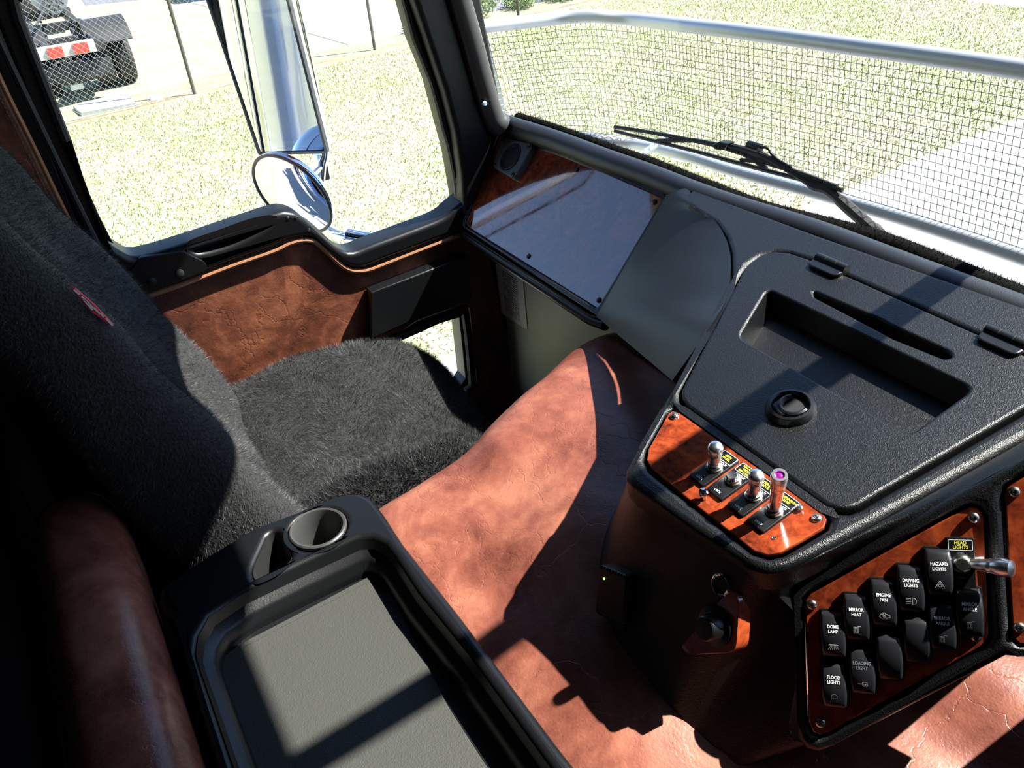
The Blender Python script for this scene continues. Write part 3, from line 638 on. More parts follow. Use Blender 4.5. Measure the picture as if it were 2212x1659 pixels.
bezel_me = mesh('rocker_bezel', *slab(LP, rrect(RW+.0025, RH+.004, .004, 3), (), .004, .001, 2, h=.0015), M_SMOOTH)
def arcp(cx, cy, r, a0, a1, n=10, ry=None): return [(cx+r*cos(radians(a0+(a1-a0)*k/n)), cy+(ry or r)*sin(radians(a0+(a1-a0)*k/n))) for k in range(n+1)]
def icon(kind):
    c = -.0115; w = .0006
    if kind == 'dome': L = [[(-.0045, c+.002), (.0045, c+.002)], [(-.0035, c+.0026), (.0035, c+.0026)]]+[[(x*.55, c+.001), (x, c-.0025)] for x in (-.005, -.003, -.001, .001, .003, .005)]; cl = ()
    elif kind == 'mirror': L = [[(-.003, c-.003), (.001, c-.003), (.001, c+.003), (-.003, c+.003)], [(-.002, c-.002), (0, c-.002), (0, c+.002), (-.002, c+.002)], [(.001, c+.004), (.0035, c+.004)], [(.0015, c-.004), (.0035, c-.004), (.0035, c-.003)]]; cl = (0, 1)
    elif kind == 'fan': L = [[(-.0045, c-.001), (-.0035, c+.0015), (-.001, c+.0018), (-.001, c+.003), (.001, c+.003), (.001, c+.0018), (.003, c+.0015), (.0035, c+.0005), (.005, c+.001), (.005, c-.002), (.0035, c-.0015), (.002, c-.003), (-.0025, c-.003)], arcp(0, c-.0006, .0012, 0, 330), [(-.002, c+.001), (.002, c-.002)]]; cl = (0,)
    elif kind == 'beam': L = [arcp(.0008, c, .0035, -90, 90)+[(.0008, c+.0035)], [(.0008, c-.0035), (.0008, c+.0035)]]+[[(-.005, c+y), (-.0008, c+y)] for y in (-.0025, -.0005, .0015, .003)]; cl = ()
    elif kind == 'hazard': L = [[(-.0042, c-.003), (.0042, c-.003), (0, c+.0042)], [(-.002, c-.0016), (.002, c-.0016), (0, c+.0018)]]; cl = (0, 1)
    elif kind == 'flood': L = [arcp(0, c+.001, .0028, -30, 210), [(-.0026, c-.0005), (.0026, c-.0005)]]+[[(x*.7, c-.0015), (x, c-.0045)] for x in (-.004, -.002, 0, .002, .004)]; cl = ()
    else: L = [[(-.004, c), (.0, c), (.0, c+.002), (.004, c+.002), (.004, c), (.001, c)], arcp(.001, c-.001, .001, 0, 330), arcp(.0035, c-.001, .001, 0, 330)]; cl = ()
    return strokes(L, w, 0, cl)
def on_rocker(VF): return [(x, y, rh(y)+.0009) for x, y, z in VF[0]], VF[1]
ROCK = [((1800, 1368), ('DOME', 'LAMP'), 'dome', 1, 1), ((1850, 1332), ('MIRROR', 'HEAT'), 'mirror', 1, 1), ((1908, 1301), ('ENGINE', 'FAN'), 'fan', 1, 1), ((1966, 1270), ('DRIVING', 'LIGHTS'), 'beam', 1, 1), ((2026, 1235), ('HAZARD', 'LIGHTS'), 'hazard', 1, 1),
        ((1802, 1476), ('FLOOD', 'LIGHTS'), 'flood', 1, 0), ((1862, 1446), ('LOADING', 'LIGHT'), 'truck', 0, 1), ((1920, 1416), None, None, 0, 0), ((1978, 1379), None, None, 0, 0), ((2033, 1351), ('MIRROR', 'ANGLE'), 'mirror', 1, 0), ((2091, 1321), ('MIRROR', 'ANGLE'), 'mirror', 1, 0)]
for k, ((x, y), tx, ic, b1, b2) in enumerate(ROCK):
    a, b = PS.px(x, y); M = PS.mat(a, b, .002)
    r = put('rocker_switch', rk_me, M @ Matrix.Rotation(radians((-6, 5)[k in (7, 8)]), 4, 'X'), SWP, ('black rocker switch lettered '+' '.join(tx)) if tx else 'blank black rocker switch')
    sub('rocker_bezel', bezel_me, r, Matrix.Rotation(radians((6, -5)[k in (7, 8)]), 4, 'X') @ Matrix.Translation((0, 0, -.004)))
    if tx:
        tv = join(*[text_vf(s, .0046, 0, .0085-j*.0047, 0, .82) for j, s in enumerate(tx)])
        sub('lettering', mesh('lettering', *on_rocker(tv), M_TEXTW if b1 else M_TEXTDIM, 0), r)
        sub('symbol', mesh('symbol', *on_rocker(icon(ic)), M_TEXTW if b2 else M_TEXTDIM, 0), r)
a, b = PS.px(2076, 1216); M = PS.mat(a, b, -.003)
t = put('headlight_toggle', mesh('headlight_toggle', *slab(LP, rrect(.0245, .05, .0015, 2), (), .004, .0008, 2, h=.004), M_SMOOTH), M, SWP, 'black toggle plate lettered HEAD LIGHTS')
sub('lever_nut', nut_me, t)
sub('lever', mesh('lever', *lathe([(.005, .008), (.006, .02), (.0066, .026), (.0075, .028), (.007, .030), (.0075, .032), (.0084, .036), (.0088, .043), (.0078, .048), (.0004, .050)], 18), M_SATIN), t, Matrix.Rotation(radians(55), 4, 'Y'), 'chrome lever')
sub('label_frame', mesh('label_frame', *strokes([fillet([(-.0105, .0125), (.0105, .0125), (.0105, .0225), (-.0105, .0225)], .001, 2)], .0006, .0042, (0,)), M_TEXTW, 0), t)
sub('yellow_lettering', mesh('yellow_lettering', *join(text_vf('HEAD', .0046, 0, .0196, .0042, .9), text_vf('LIGHTS', .0046, 0, .0154, .0042, .9)), M_TEXTY, 0), t)
sub('white_lettering', mesh('white_lettering', *text_vf('OFF', .0034, 0, .0095, .0042, .9), M_TEXTDIM, 0), t)
sub('white_lettering', mesh('white_lettering', *text_vf('ON', .004, 0, -.0145, .0042, .9), M_TEXTDIM, 0), t)
for x, y in ((2104, 1119), (1753, 1307), (2109, 1376), (1772, 1563)):
    a, b = PS.px(x, y); put('screw', SCRS, PS.mat(a, b, -.003), SWP)
INS = thing('instrument_panel', PS.p3(2260, 1210), 'glossy burl instrument panel edge beside the switch panel', 'panel')
mk('veneer', slab(PS, ccw(I5), (), .004, .0012, 2, h=-.003), M_BURL, INS)
for x, y in ((2192, 1063), (2203, 1357)):
    a, b = PS.px(x, y); put('screw', SCRS, PS.mat(a, b, -.003), INS)
# the dash goes on to the driver's side, out of the picture
mk('driver_side', wbox(-.13, .56, .67, .97, -1.2, -.575, .02), M_DASH, DASH)

# ================================================================== engine cover
def cover():
    ys = [-.06, -.04, 0, .12, .2, .256, .33, .42, .481, .56, .62, .704, .785, .87]; zs = [-.90, -.90, -.90, -.90, -.89, -.856, -.842, -.822, -.806, -.795, -.790, -.790, -.80, -.83]
    xe = [0, 0, 0, 0, 0, 0, 0, -.002, -.022, -.05, -.067, -.105, -.131, -.15]
    rows = []
    for y, z, fl in zip(ys, zs, xe):
        R = []
        for x, dz in ((-.99, None), (-.988, -.22), (-.985, -.10), (-.974, -.045), (-.948, -.012), (-.905, .0), (-.8, .004), (-.68, .004), (-.55, .004), (-.42, .004), (-.3, .004), (-.2, .0), (-.12, -.018), (-.06, -.065), (-.03, -.15), (-.02, None)):
            zz = -1.49 if dz is None else z+dz-.03*min(1, max(0, (x+.9)/.65))-(.03*min(1, max(0, (x+.5)/.18)) if y < .7 else 0)
            if dz is not None and -.9 < x < -.40:
                g = hypot((x+.47)/.27, (y-.62)/.27); zz += .022*math.exp(-((g-1.0)/.22)**2)*(1 if y < .7 else .4)
            R.append((x+fl*min(1, max(0, (-.68-x)/.25))*(1 if dz is not None and dz > -.12 else .25), y, zz))
        rows.append(R)
    return sgrid(rows, 4, 5)
COVER = thing('engine_cover', (-.5, .2, -1.49), 'raised engine cover trimmed in mottled brown leather', 'engine cover')
mk('leather', cover(), M_LEATHER, COVER, 60)
q = onz(1087, 934, -.815)
PQ = Plane(q+np.array([0, 0, .005]), (1, 0, 0), (0, 1, .28))
mk('torn_patch', slab(PQ, PQ.pxs([(1073, 932), (1085, 922), (1101, 933), (1098, 943), (1090, 945), (1082, 941)]), (), .0015, .0004, 1, h=.0005), simple('bare_white_backing', (.85, .75, .68), .8), COVER)

# ================================================================== storage tray on the engine cover
PZ = Plane((0, 0, -.821), (1, 0, 0), (0, 1, 0)); PM = Plane((0, 0, -.872), (1, 0, 0), (0, 1, 0))
TRAY = thing('storage_tray', (-.65, .09, -.87), 'black moulded tray with cup holder behind the engine cover', 'tray')
to = PZ.pxs([(372, 1334), (352, 1322), (340, 1297), (346, 1272), (368, 1252), (460, 1190), (552, 1136), (640, 1104), (700, 1078), (748, 1063), (780, 1064), (805, 1077), (829, 1108), (870, 1171), (992, 1325), (1200, 1602)])+[(-.3, .262), (-.3, -.087)]+PZ.pxs([(470, 1659), (430, 1530), (394, 1405), (388, 1362)])
tb = PZ.pxs([(430, 1440), (421, 1410), (426, 1372), (450, 1328), (520, 1280), (650, 1218), (772, 1162), (806, 1160), (832, 1174), (849, 1195), (902, 1277), (1012, 1411), (1185, 1650)])+[(-.325, .238), (-.325, -.055)]+PZ.pxs([(505, 1659)])
cup = PZ.px(687, 1142); tp_ = fillet(PZ.pxs([(600, 1144), (634, 1203), (596, 1234), (550, 1256), (543, 1230), (578, 1152)]), .012, 3)
ch = circ(cup[0], cup[1], .0405, 36)
TB = mk('body', slab(PZ, ccw(to), [tb, ch, tp_], .06, .009, 5), M_SMOOTH, TRAY)
tbc = ccw(tb); n = len(tbc)
r1 = [PZ.at(a, b, -.004) for a, b in tbc]; r2 = [PZ.at(a, b, -.02) for a, b in offset2(tbc, .004)]; r3 = [PZ.at(a, b, -.026) for a, b in offset2(tbc, .014)]; r4 = [PZ.at(a, b, -.03) for a, b in offset2(tbc, .018)]; r5 = [PZ.at(a, b, -.056) for a, b in offset2(tbc, .021)]
bv = grid([r1, r2, r3, r4, r5], True); bv = (bv[0], bv[1]+[tuple(4*n+i for i in range(n))])
mk('basin', bv, M_SMOOTH, TB)
mk('pocket', recess(PZ, tp_, .05, .004, -.003), M_RUBBER, TB)
CM = PZ.mat(cup[0], cup[1], 0)
put('cup_liner', mesh('cup_liner', *lathe([(.0415, -.002), (.0415, .002), (.0395, .0038), (.0365, .003), (.0345, -.002), (.0325, -.02), (.031, -.058), (.0005, -.06)], 36, False), M_GREYCUP), CM, TRAY)
mm = PM.pxs([(522, 1390), (680, 1308), (823, 1232), (836, 1262), (880, 1352), (967, 1525), (1053, 1659)])+[(-.38, .205), (-.38, -.03)]+PM.pxs([(500, 1659), (462, 1500), (456, 1440)])
MAT = mk('rubber_mat', slab(PM, fillet(ccw(mm), .012, 3), (), .004, .001, 2, h=.001), M_MAT, TRAY)
mk('mat_edge_line', tube([PM.p3(532, 1396, .001), PM.p3(826, 1242, .001)], .0012, 6), M_MAT, MAT)

# ================================================================== bunk edge behind the seats
BUN = thing('bunk_bolster', (-.7, -.14, -1.0), 'rounded brown leather bolster along the bunk front', 'bolster')
rows = []
for x, k in ((-1.16, .02), (-1.158, .3), (-1.15, .62), (-1.135, .84), (-1.11, .96), (-1.07, 1), (-.9, 1), (-.7, 1), (-.5, 1), (-.3, 1), (-.15, 1)):
    rows.append([(x, -.138+.063*k*np.sign(cos(t))*abs(cos(t))**.8, -.835+(.085 if sin(t) > 0 else .17)*k*np.sign(sin(t))*abs(sin(t))**.8) for t in np.linspace(0, 2*pi, 25)[:-1]])
mk('leather_roll', sgrid([[np.array(p) for p in R] for R in rows], 2, 3, True, True), leather('bolster_leather', (.11, .029, .019), (.22, .068, .045), (.35, .13, .082), .26, .6), BUN, 60)
mk('seam', tube([(x, -.199, -.80) for x in np.linspace(-1.12, -.2, 12)], .0025, 6), M_STITCH, BUN)
BM = thing('bunk_cushion', (-.7, -.6, -1.3), 'black vinyl bunk cushion behind the leather bolster', 'cushion')
mk('cushion', wbox(-1.62, .5, -1.2, -.21, -1.3, -.80, .03), M_DARKVINYL, BM)
for x in (-1.30, -1.18): mk('seam', tube([(x, -1.1, -.797), (x, -.25, -.797), (x, -.212, -.83), (x, -.207, -1.2)], .004, 6), M_DARKVINYL, BM)

# ================================================================== passenger seat
SEAT = thing('passenger_seat', (-1.3, .35, -1.49), 'passenger seat covered in black sheepskin', 'seat')
def cushion():
    st = [(.0, -1.02), (.1, -1.0), (.2, -.985), (.3, -.976), (.4, -.98), (.5, -1.0), (.57, -1.035), (.62, -1.075), (.65, -1.12), (.66, -1.17)]
    rows = []
    for k, (y, z) in enumerate(st):
        s = 1 if y < .5 else 1-.5*((y-.5)/.19)**2.4*.35
        pr = [(-.27, -1.24), (-.295, -1.12), (-.292, z-.05), (-.272, z+.03), (-.235, z+.058), (-.18, z+.042), (-.09, z+.012), (0, z), (.09, z+.006), (.16, z+.022), (.205, z+.032), (.24, z+.02), (.262, z-.03), (.268, -1.12), (.25, -1.24)]
        rows.append([np.array((-1.305+x*s, y, min(q, z+.06) if True else q)) for x, q in pr])
    V, F = sgrid(rows, 4, 5)
    V = [v+np.array([0, 0, .006*sin(v[0]*23+1.3*sin(v[1]*17))*sin(v[1]*29+v[0]*9)]) for v in V]
    last = len(rows[0])
    return V, F
cv = cushion(); ncol = 14*4+1
cv = (cv[0], cv[1]+[tuple(len(cv[0])-ncol+i for i in range(ncol))])
CUS = mk('cushion', cv, M_FUR, SEAT, 80)
mk('fleece', blades(cv, 230000, .014, .0005, .28, .5, (0, -.25, 0), None, .42), M_FURHAIR, CUS, 0, kind='stuff')
shag = lambda c: ((c[:, 0] > -1.16) & (c[:, 1] < .5) & (c[:, 2] > -1.12))*1.0+1e-9
mk('shaggy_edge', blades(cv, 26000, .03, .0012, .6, .5, (.35, -.2, 0), shag), M_FURHAIR, CUS, 0, kind='stuff')
def backrest():
    st = [(-1.10, .205, 1), (-1.0, .19, 1), (-.9, .158, 1), (-.76, .102, 1), (-.6, .037, 1), (-.5, .0, .985), (-.42, -.03, .94), (-.342, -.062, .85), (-.26, -.095, .72), (-.16, -.135, .6), (-.05, -.17, .55), (.03, -.2, .45)]
    fat = lambda z: 0 if z > -.62 else min(1, (-.62-z)/.2)*.05
    sec = [(.265, -.07), (.25, -.014), (.205, .004), (.12, -.016), (.0, -.028), (-.12, -.016), (-.2, .012), (-.245, .0), (-.268, -.05), (-.262, -.115), (-.2, -.14), (0, -.148), (.2, -.14), (.255, -.12)]
    rows = [[np.array((-1.305+x*k, y+d-(fat(z) if d < -.1 else 0), z)) for x, d in sec] for z, y, k in st]
    V, F = sgrid(rows, 4, 4, True, True)
    V = [v+np.array([0, .008*sin(v[2]*19+2*sin(v[0]*8))*sin(v[0]*13+v[2]*7), 0]) for v in V]
    return V, F
bk = backrest(); BK = mk('backrest', bk, M_FUR, SEAT, 80)
mk('fleece', blades(bk, 150000, .012, .0005, .3, .5, (0, 0, -.3), None, .35), M_FURHAIR, BK, 0, kind='stuff')
PB = Plane((-1.075, 0, 0), (0, 1, 0), (0, 0, 1))
bp_ = PB.pxs([(152, 617), (160, 615), (203, 652), (243, 694), (238, 697), (195, 668)])
BDG = mk('badge', slab(PB, ccw(bp_), (), .004, .0008, 1, h=.012), M_TAGRED, SEAT, label='red and white woven badge on seat edge')
c3 = lambda x, y: PB.px(x, y)
mk('badge_emblem', (lambda vf: ([PB.at(x, y, .0126) for x, y, z in vf[0]], vf[1]))(strokes([[c3(158, 619), c3(168, 627)], [c3(174, 633), c3(190, 648), c3(197, 656)], [c3(178, 639), c3(196, 660)], [c3(200, 657), c3(212, 669)], [c3(215, 669), c3(220, 676)], [c3(226, 680), c3(239, 694)]], .0022)), M_WHITE, BDG, 0)
mk('pedestal', wbox(-1.5, -1.1, .1, .6, -1.49, -1.2, .01), M_CHASSIS, SEAT)

# ================================================================== outside the cab: wiper, stone guard, mirror
PW = Plane((0, 1.19, 0), (1, 0, 0), (0, 0, 1))
WIP = thing('wiper', PW.p3(1880, 505), 'black windscreen wiper lying across the passenger side of the glass', 'wiper')
wl = lambda L: [PW.p3(x, y) for x, y in L]
mk('rubber_blade', tube(wl([(1328, 283), (1500, 326), (1660, 369), (1820, 411)]), .0042, 6), M_RUBBER, WIP)
mk('blade_spine', tube(cr(wl([(1328, 274), (1400, 285), (1500, 304), (1560, 318), (1640, 344), (1740, 378), (1808, 404)]), 4), .0045, 6), M_RUBBER, WIP)
mk('yoke', tube(wl([(1420, 304), (1500, 303), (1580, 318), (1625, 342), (1655, 364)]), .005, 6), M_RUBBER, WIP)
mk('yoke', tube(wl([(1600, 345), (1650, 350), (1720, 372), (1765, 394)]), .004, 6), M_RUBBER, WIP)
mk('connector', slab(PW, PW.pxs([(1548, 310), (1562, 303), (1582, 308), (1572, 322), (1552, 320)]), (), .02, .002, 2, h=.012, bottom=True), M_SMOOTH, WIP)
mk('arm', tube(cr(wl([(1905, 512), (1840, 455), (1790, 412), (1755, 400), (1700, 365), (1640, 332), (1575, 314)]), 5), [.011]*8+[.0085]*8+[.006]*15, 8), M_RUBBER, WIP)
mk('washer_jet', tube(wl([(1617, 313), (1643, 321)]), .009, 10), M_SMOOTH, WIP)
mk('washer_hose', tube(cr(wl([(1643, 318), (1658, 320), (1668, 334), (1682, 346), (1710, 362)]), 5), .0028, 6), M_RUBBER, WIP)
mk('pivot_cap', slab(PW, PW.pxs([(1873, 487), (1885, 492), (1903, 515), (1882, 512)]), (), .03, .003, 2, h=.01, bottom=True), M_RUBBER, WIP)

BAND_CASTER = thing('wiper', (-.52, 1.19, -.45), 'black wiper standing slantwise in front of the driver', 'wiper')  # unseen stand-in, added to cast the slanting shadow band on console and tray
cst = lambda z, y=1.19: np.array((-.393+.338*z, y, z))
mk('rubber_blade', tube([cst(-.30), cst(.70)], .019, 8), M_RUBBER, BAND_CASTER)
mk('arm', tube([cst(-.36, 1.215), cst(-.3, 1.215), cst(.0, 1.21), cst(.05, 1.2)], .012, 8), M_RUBBER, BAND_CASTER)
mk('blade_spine', tube([cst(-.25)+np.array((.012, .008, 0)), cst(.0)+np.array((.016, .012, 0)), cst(.66)+np.array((.012, .008, 0))], .012, 8), M_RUBBER, BAND_CASTER)
GRD = thing('stone_guard', (-.6, 1.3, -.66), 'wire mesh stone guard in an aluminium tube frame before the windscreen', 'guard')
def gpath(pts): return [np.array(onx(x, y, X) if X is not None else ony(x, y, 1.3)) for x, y, X in pts]
gt = gpath([(960, 72, -1.83), (1028, 59, -1.82), (1148, 46, -1.80), (1221, 38, -1.775), (1288, 35, -1.715), (1372, 42, None), (1485, 55, None), (1600, 68, None), (1822, 97, None), (2212, 151, None)])
gb = gpath([(1035, 330, -1.83), (1095, 312, -1.82), (1190, 298, -1.80), (1232, 295, -1.775), (1282, 298, -1.715), (1372, 311, None), (1484, 337, None), (1590, 370, None), (1806, 428, None), (2128, 528, None)])
rz = gt[-1][2]; bz_ = gb[-1][2]
gt += [np.array((-.3, 1.3, rz+.005)), np.array((.3, 1.3, rz-.0)), np.array((.58, 1.28, rz-.03)), np.array((.66, 1.2, rz-.05)), np.array((.7, 1.0, rz-.06))]
gb += [np.array((-.3, 1.3, bz_)), np.array((.3, 1.3, bz_)), np.array((.58, 1.28, bz_)), np.array((.66, 1.2, bz_)), np.array((.7, 1.0, bz_))]
gT = cr(gt, 8); gB = cr(gb, 8)
mk('top_tube', tube(gT, .0155, 14), M_ALU, GRD); mk('bottom_tube', tube(gB, .0135, 14), M_ALU, GRD)
def resample(P, n):
    P = np.array(P); d = np.r_[0, np.cumsum(np.linalg.norm(np.diff(P, axis=0), axis=1))]; t = np.linspace(0, d[-1], n)
    return np.stack([np.interp(t, d, P[:, k]) for k in range(3)], 1), d[-1]
_, gl = resample(gT, 5); nv = int(gl/.0125); GA, _ = resample(gT, nv); GB, _ = resample(gB, nv)
wires = []
for i in range(nv): wires.append(tube([GA[i], GB[i]], .00065, 4, False))
nh = 20
for k in range(1, nh):
    t = k/nh; wires.append(tube((GA*(1-t)+GB*t)[::3], .00065, 4, False))
mk('wire_mesh', join(*wires), M_GALV, GRD, 0, kind='stuff')
PE = Plane((-1.87, 0, 0), (0, 1, 0), (0, 0, 1))
mk('end_plate', slab(PE, PE.pxs([(1030, 70), (1053, 70), (1098, 262), (1074, 262)]), (), .006, .001, 1), simple('weathered_alloy_plate', (.28, .33, .32), .5, .3), GRD)
for x in (-1.5, .42): mk('bracket', tube([(x, 1.3, bz_), (x, 1.12, bz_-.06)], .008, 8), M_ALU, GRD)

# ---- passenger door mirrors
m0 = ray(600, 170); m0 = m0/np.linalg.norm(m0); MD = m0*2.1
rr = np.array([.17, -.97, -.12]); rr /= np.linalg.norm(rr); mn = rr-m0; mn /= np.linalg.norm(mn)
mu = np.cross(np.array([0, 0, 1.]), mn); PMI = Plane(MD, mu, np.cross(mn, mu))
MIR = thing('door_mirror', PMI.p3(640, 330, -.03), 'chrome framed door mirrors outside the passenger window', 'mirror')
mo = PMI.pxs([(559, 335), (709, 331), (625, 0), (578, -190), (390, -190), (446, 0)])
gi = offset2(ccw(mo), .008)
mk('housing', slab(PMI, fillet(ccw(mo), .008, 3), [offset2(ccw(gi), -.001)], .014, .002, 3, h=.004, bottom=False), simple('mirror_rim_grey', (.05, .055, .065), .4), MIR)
mk('housing_back', slab(PMI, offset2(ccw(mo), .002), (), .016, .001, 1, h=-.008, bottom=True), M_CHROME, MIR)
mk('mirror_glass', slab(PMI, ccw(gi), (), .004, .0005, 1, h=.0), M_MIRROR, MIR, 0)
cs0 = ray(632, 420); cs0 /= np.linalg.norm(cs0); SC_ = cs0*2.05
sn_ = -cs0*.56+.83*(-CR*.70-CU*.71); sn_ /= np.linalg.norm(sn_)
su_ = np.cross(np.array([0, 0, 1.]), sn_); PSM = Plane(SC_, su_, np.cross(sn_, su_))
rd = .108
put('spot_glass', mesh('spot_glass', *lathe([(rd*.96*sin(a*.5)/sin(.25), (cos(a*.5)-cos(.25))*.42) for a in np.linspace(.5, .002, 14)], 48, False), M_MIRROR), PSM.mat(0, 0, .003), MIR)
put('spot_rim', mesh('spot_rim', *lathe([(rd*.95, .003), (rd, .004), (rd*1.02, -.002), (rd, -.012), (rd*.8, -.03), (rd*.4, -.045), (.0005, -.05)], 48, False), M_CHROME), PSM.mat(0, 0, 0), MIR)
put('spot_bezel', mesh('spot_bezel', *tube([(rd*.985*cos(t), rd*.985*sin(t), .002) for t in np.linspace(0, 2*pi, 49)[:-1]], .0042, 8, closed=True), simple('spot_bezel_grey', (.06, .065, .07), .45)), PSM.mat(0, 0, 0), MIR)
bk_ = PSM.at(0, 0, -.05)
low = PMI.p3(672, 334, -.03); arm_e = np.array(onx(850, 524, -1.72))
mk('support_arm', tube(cr([PMI.p3(560, -190, -.06), PMI.p3(600, -20, -.065), PMI.p3(672, 300, -.06), low+np.array([0, .0, -.05]), np.array(onx(690, 470, -1.93)), np.array(onx(735, 508, -1.84)), arm_e], 6), .0115, 10), M_CHROME, MIR)
mk('clamp', tube([PMI.p3(668, 345, -.055), PMI.p3(680, 400, -.055)], .018, 12), M_CHROME, MIR)
mk('spot_stem', tube([bk_, (bk_+PMI.p3(676, 380, -.055))/2+np.array([0, .01, .01]), PMI.p3(676, 372, -.055)], .007, 8), M_CHROME, MIR)
mk('arm_sleeve', tube([np.array(onx(752, 507, -1.82)), np.array(onx(826, 521, -1.75))], .0155, 12), M_CHROME, MIR)

# ---- cab flank and polished stacks that the mirrors look back on
mk('outer_skin', slab(Plane((-1.75, 0, 0), (0, 1, 0), (0, 0, 1)), [(-1.0, -1.9), (.02, -1.9), (.02, .62), (-1.0, .62)], (), .035, .004, 2, bottom=True), M_BLUEPAINT, WL)
mk('outer_skin', slab(Plane((-1.72, 0, 0), (0, 1, 0), (0, 0, 1)), [(.03, -1.9), (.93, -1.9), (.93, -.84), (.03, -.84)], [offset2(ccw(peep), -.03)], .015, .004, 2, bottom=True), M_BLUEPAINT, DOOR)
for x, y, r, lb in ((-1.93, -1.15, .07, 'polished chrome exhaust stack standing outboard behind the cab'), (-1.74, -1.3, .085, 'polished chrome air intake pipe standing close behind the cab')):
    o = mk('exhaust_stack' if x < -1.8 else 'intake_pipe', tube([(x, y, -2.2), (x, y, -.4), (x, y, .9)], r, 28), M_CHROME); tag(o, lb, 'pipe')

# ================================================================== grounds
G = -H
def gpoly(P, top, thick=.06): return slab(Plane((0, 0, G), (1, 0, 0), (0, 1, 0)), ccw(P), (), thick, .004, 1, h=top)
structure('lawn', ([(-70, -60, G), (40, -60, G), (40, 70, G), (-70, 70, G)], [(0, 1, 2, 3)]), M_GRASS, 'dry patchy green and straw lawn')
structure('driveway', gpoly([(-.35, -50), (8, -50), (8, 50), (-6.35, 50)], .012), M_AGG, 'exposed aggregate driveway under the truck')
structure('driveway_border', gpoly([(-.9, -50), (-.35, -50), (-6.35, 50), (-6.9, 50)], .016), M_CONC, 'pale concrete border between lawn and driveway')
structure('neighbour_drive', gpoly([(-13.07, 4.72), (-13.12, 5.8), (-13.25, 6.7), (-34, 6.4), (-34, 2.9), (-20, 3.85), (-15.28, 4.5)], .01), M_CONC, 'white concrete drive beyond the fence')
structure('footpath', gpoly([(-20.8, -3), (-20.9, 1.14), (-21.05, 1.9), (-23, 2.0), (-40, 3), (-40, -4)], .01), M_CONC, 'white concrete apron behind the truck chassis')
structure('road', gpoly([(-21.9, 2.05), (-21.4, 3.2), (-40, 4.4), (-40, 2.9)], .006), M_ASPHALT, 'grey asphalt beyond the fence')
structure('car_park', gpoly([(-13.45, 7.0), (-13.35, 12), (-34, 16), (-34, 7.0)], .008), M_ASPHALT, 'grey asphalt yard beyond the shrubs')
structure('fence_strip', gpoly([(-11.55+.12*sin(k*1.7)-.105*(y+1), y) for k, y in enumerate(np.linspace(-4, 13, 40))]+[(-11.75+.1*sin(k*2.3)-.105*(y+1), y) for k, y in reversed(list(enumerate(np.linspace(-4, 13, 40))))], .004, .01), M_DIRT, 'strip of bare dirt under the wire fence')
so_ = mk('concrete_slab', gpoly([(-12.52, .62), (-12.78, 1.32), (-12.0, 1.32), (-12.06, .66)], .045), M_CONC); tag(so_, 'loose pale concrete slab lying against the fence foot', 'slab')
def crumple(x, y, s, lb):
    rows = []
    for k in range(5):
        z = k/4; w = s*(1-.55*z); rows.append([np.array((x+w*cos(t)*(1+.25*sin(3*t+k)), y+w*1.4*sin(t)*(1+.2*cos(2*t+k)), G+.002+z*s*.9)) for t in np.linspace(0, 2*pi, 9)[:-1]])
    o = mk('litter', grid(rows, True, True), M_WHITE, smooth=0); tag(o, lb, 'litter')
crumple(-12.12, 1.6, .075, 'crumpled white litter beside the concrete slab'); crumple(-11.93, .42, .05, 'small white scrap of litter at the dirt strip')
crumple(-12.35, 3.65, .05, 'white scrap of litter on the lawn')
# lawn blades where the lawn lies nearest
def lawn_blades(cnt):
    y = -1.5+14*rng.random(cnt); lim = -11.9-.105*(y+1)*.9; x = rng.uniform(-12.9, -3.9, cnt)
    keep = (x < -3.95-.06*y) & (x > lim+.35); x, y = x[keep], y[keep]; n = len(x)
    f = np.sin(x*1.7+np.sin(y*2.1)*1.5)+np.sin(y*1.3+x*.7)+np.sin(x*5+y*4)*.5+rng.normal(0, .7, n)
    a = rng.uniform(0, 2*pi, n); l = rng.uniform(.015, .035, n); w = .006
    P = np.stack([x, y, np.full(n, G)], 1); q = np.stack([np.cos(a), np.sin(a), np.zeros(n)], 1)*w; d = np.stack([rng.normal(0, .5, n), rng.normal(0, .5, n), np.ones(n)], 1)*l[:, None]
    V = np.stack([P-q, P+q, P+d], 1).reshape(-1, 3); o = mk('grass_blades', (V, np.arange(n*3).reshape(-1, 3).tolist()), [M_BLADE, M_BLADE2], smooth=0)
    o.data.polygons.foreach_set('material_index', (f < 0).astype(np.int32)); tag(o, 'short green and straw coloured blades of the near lawn', 'grass', kind='stuff')
lawn_blades(140000)

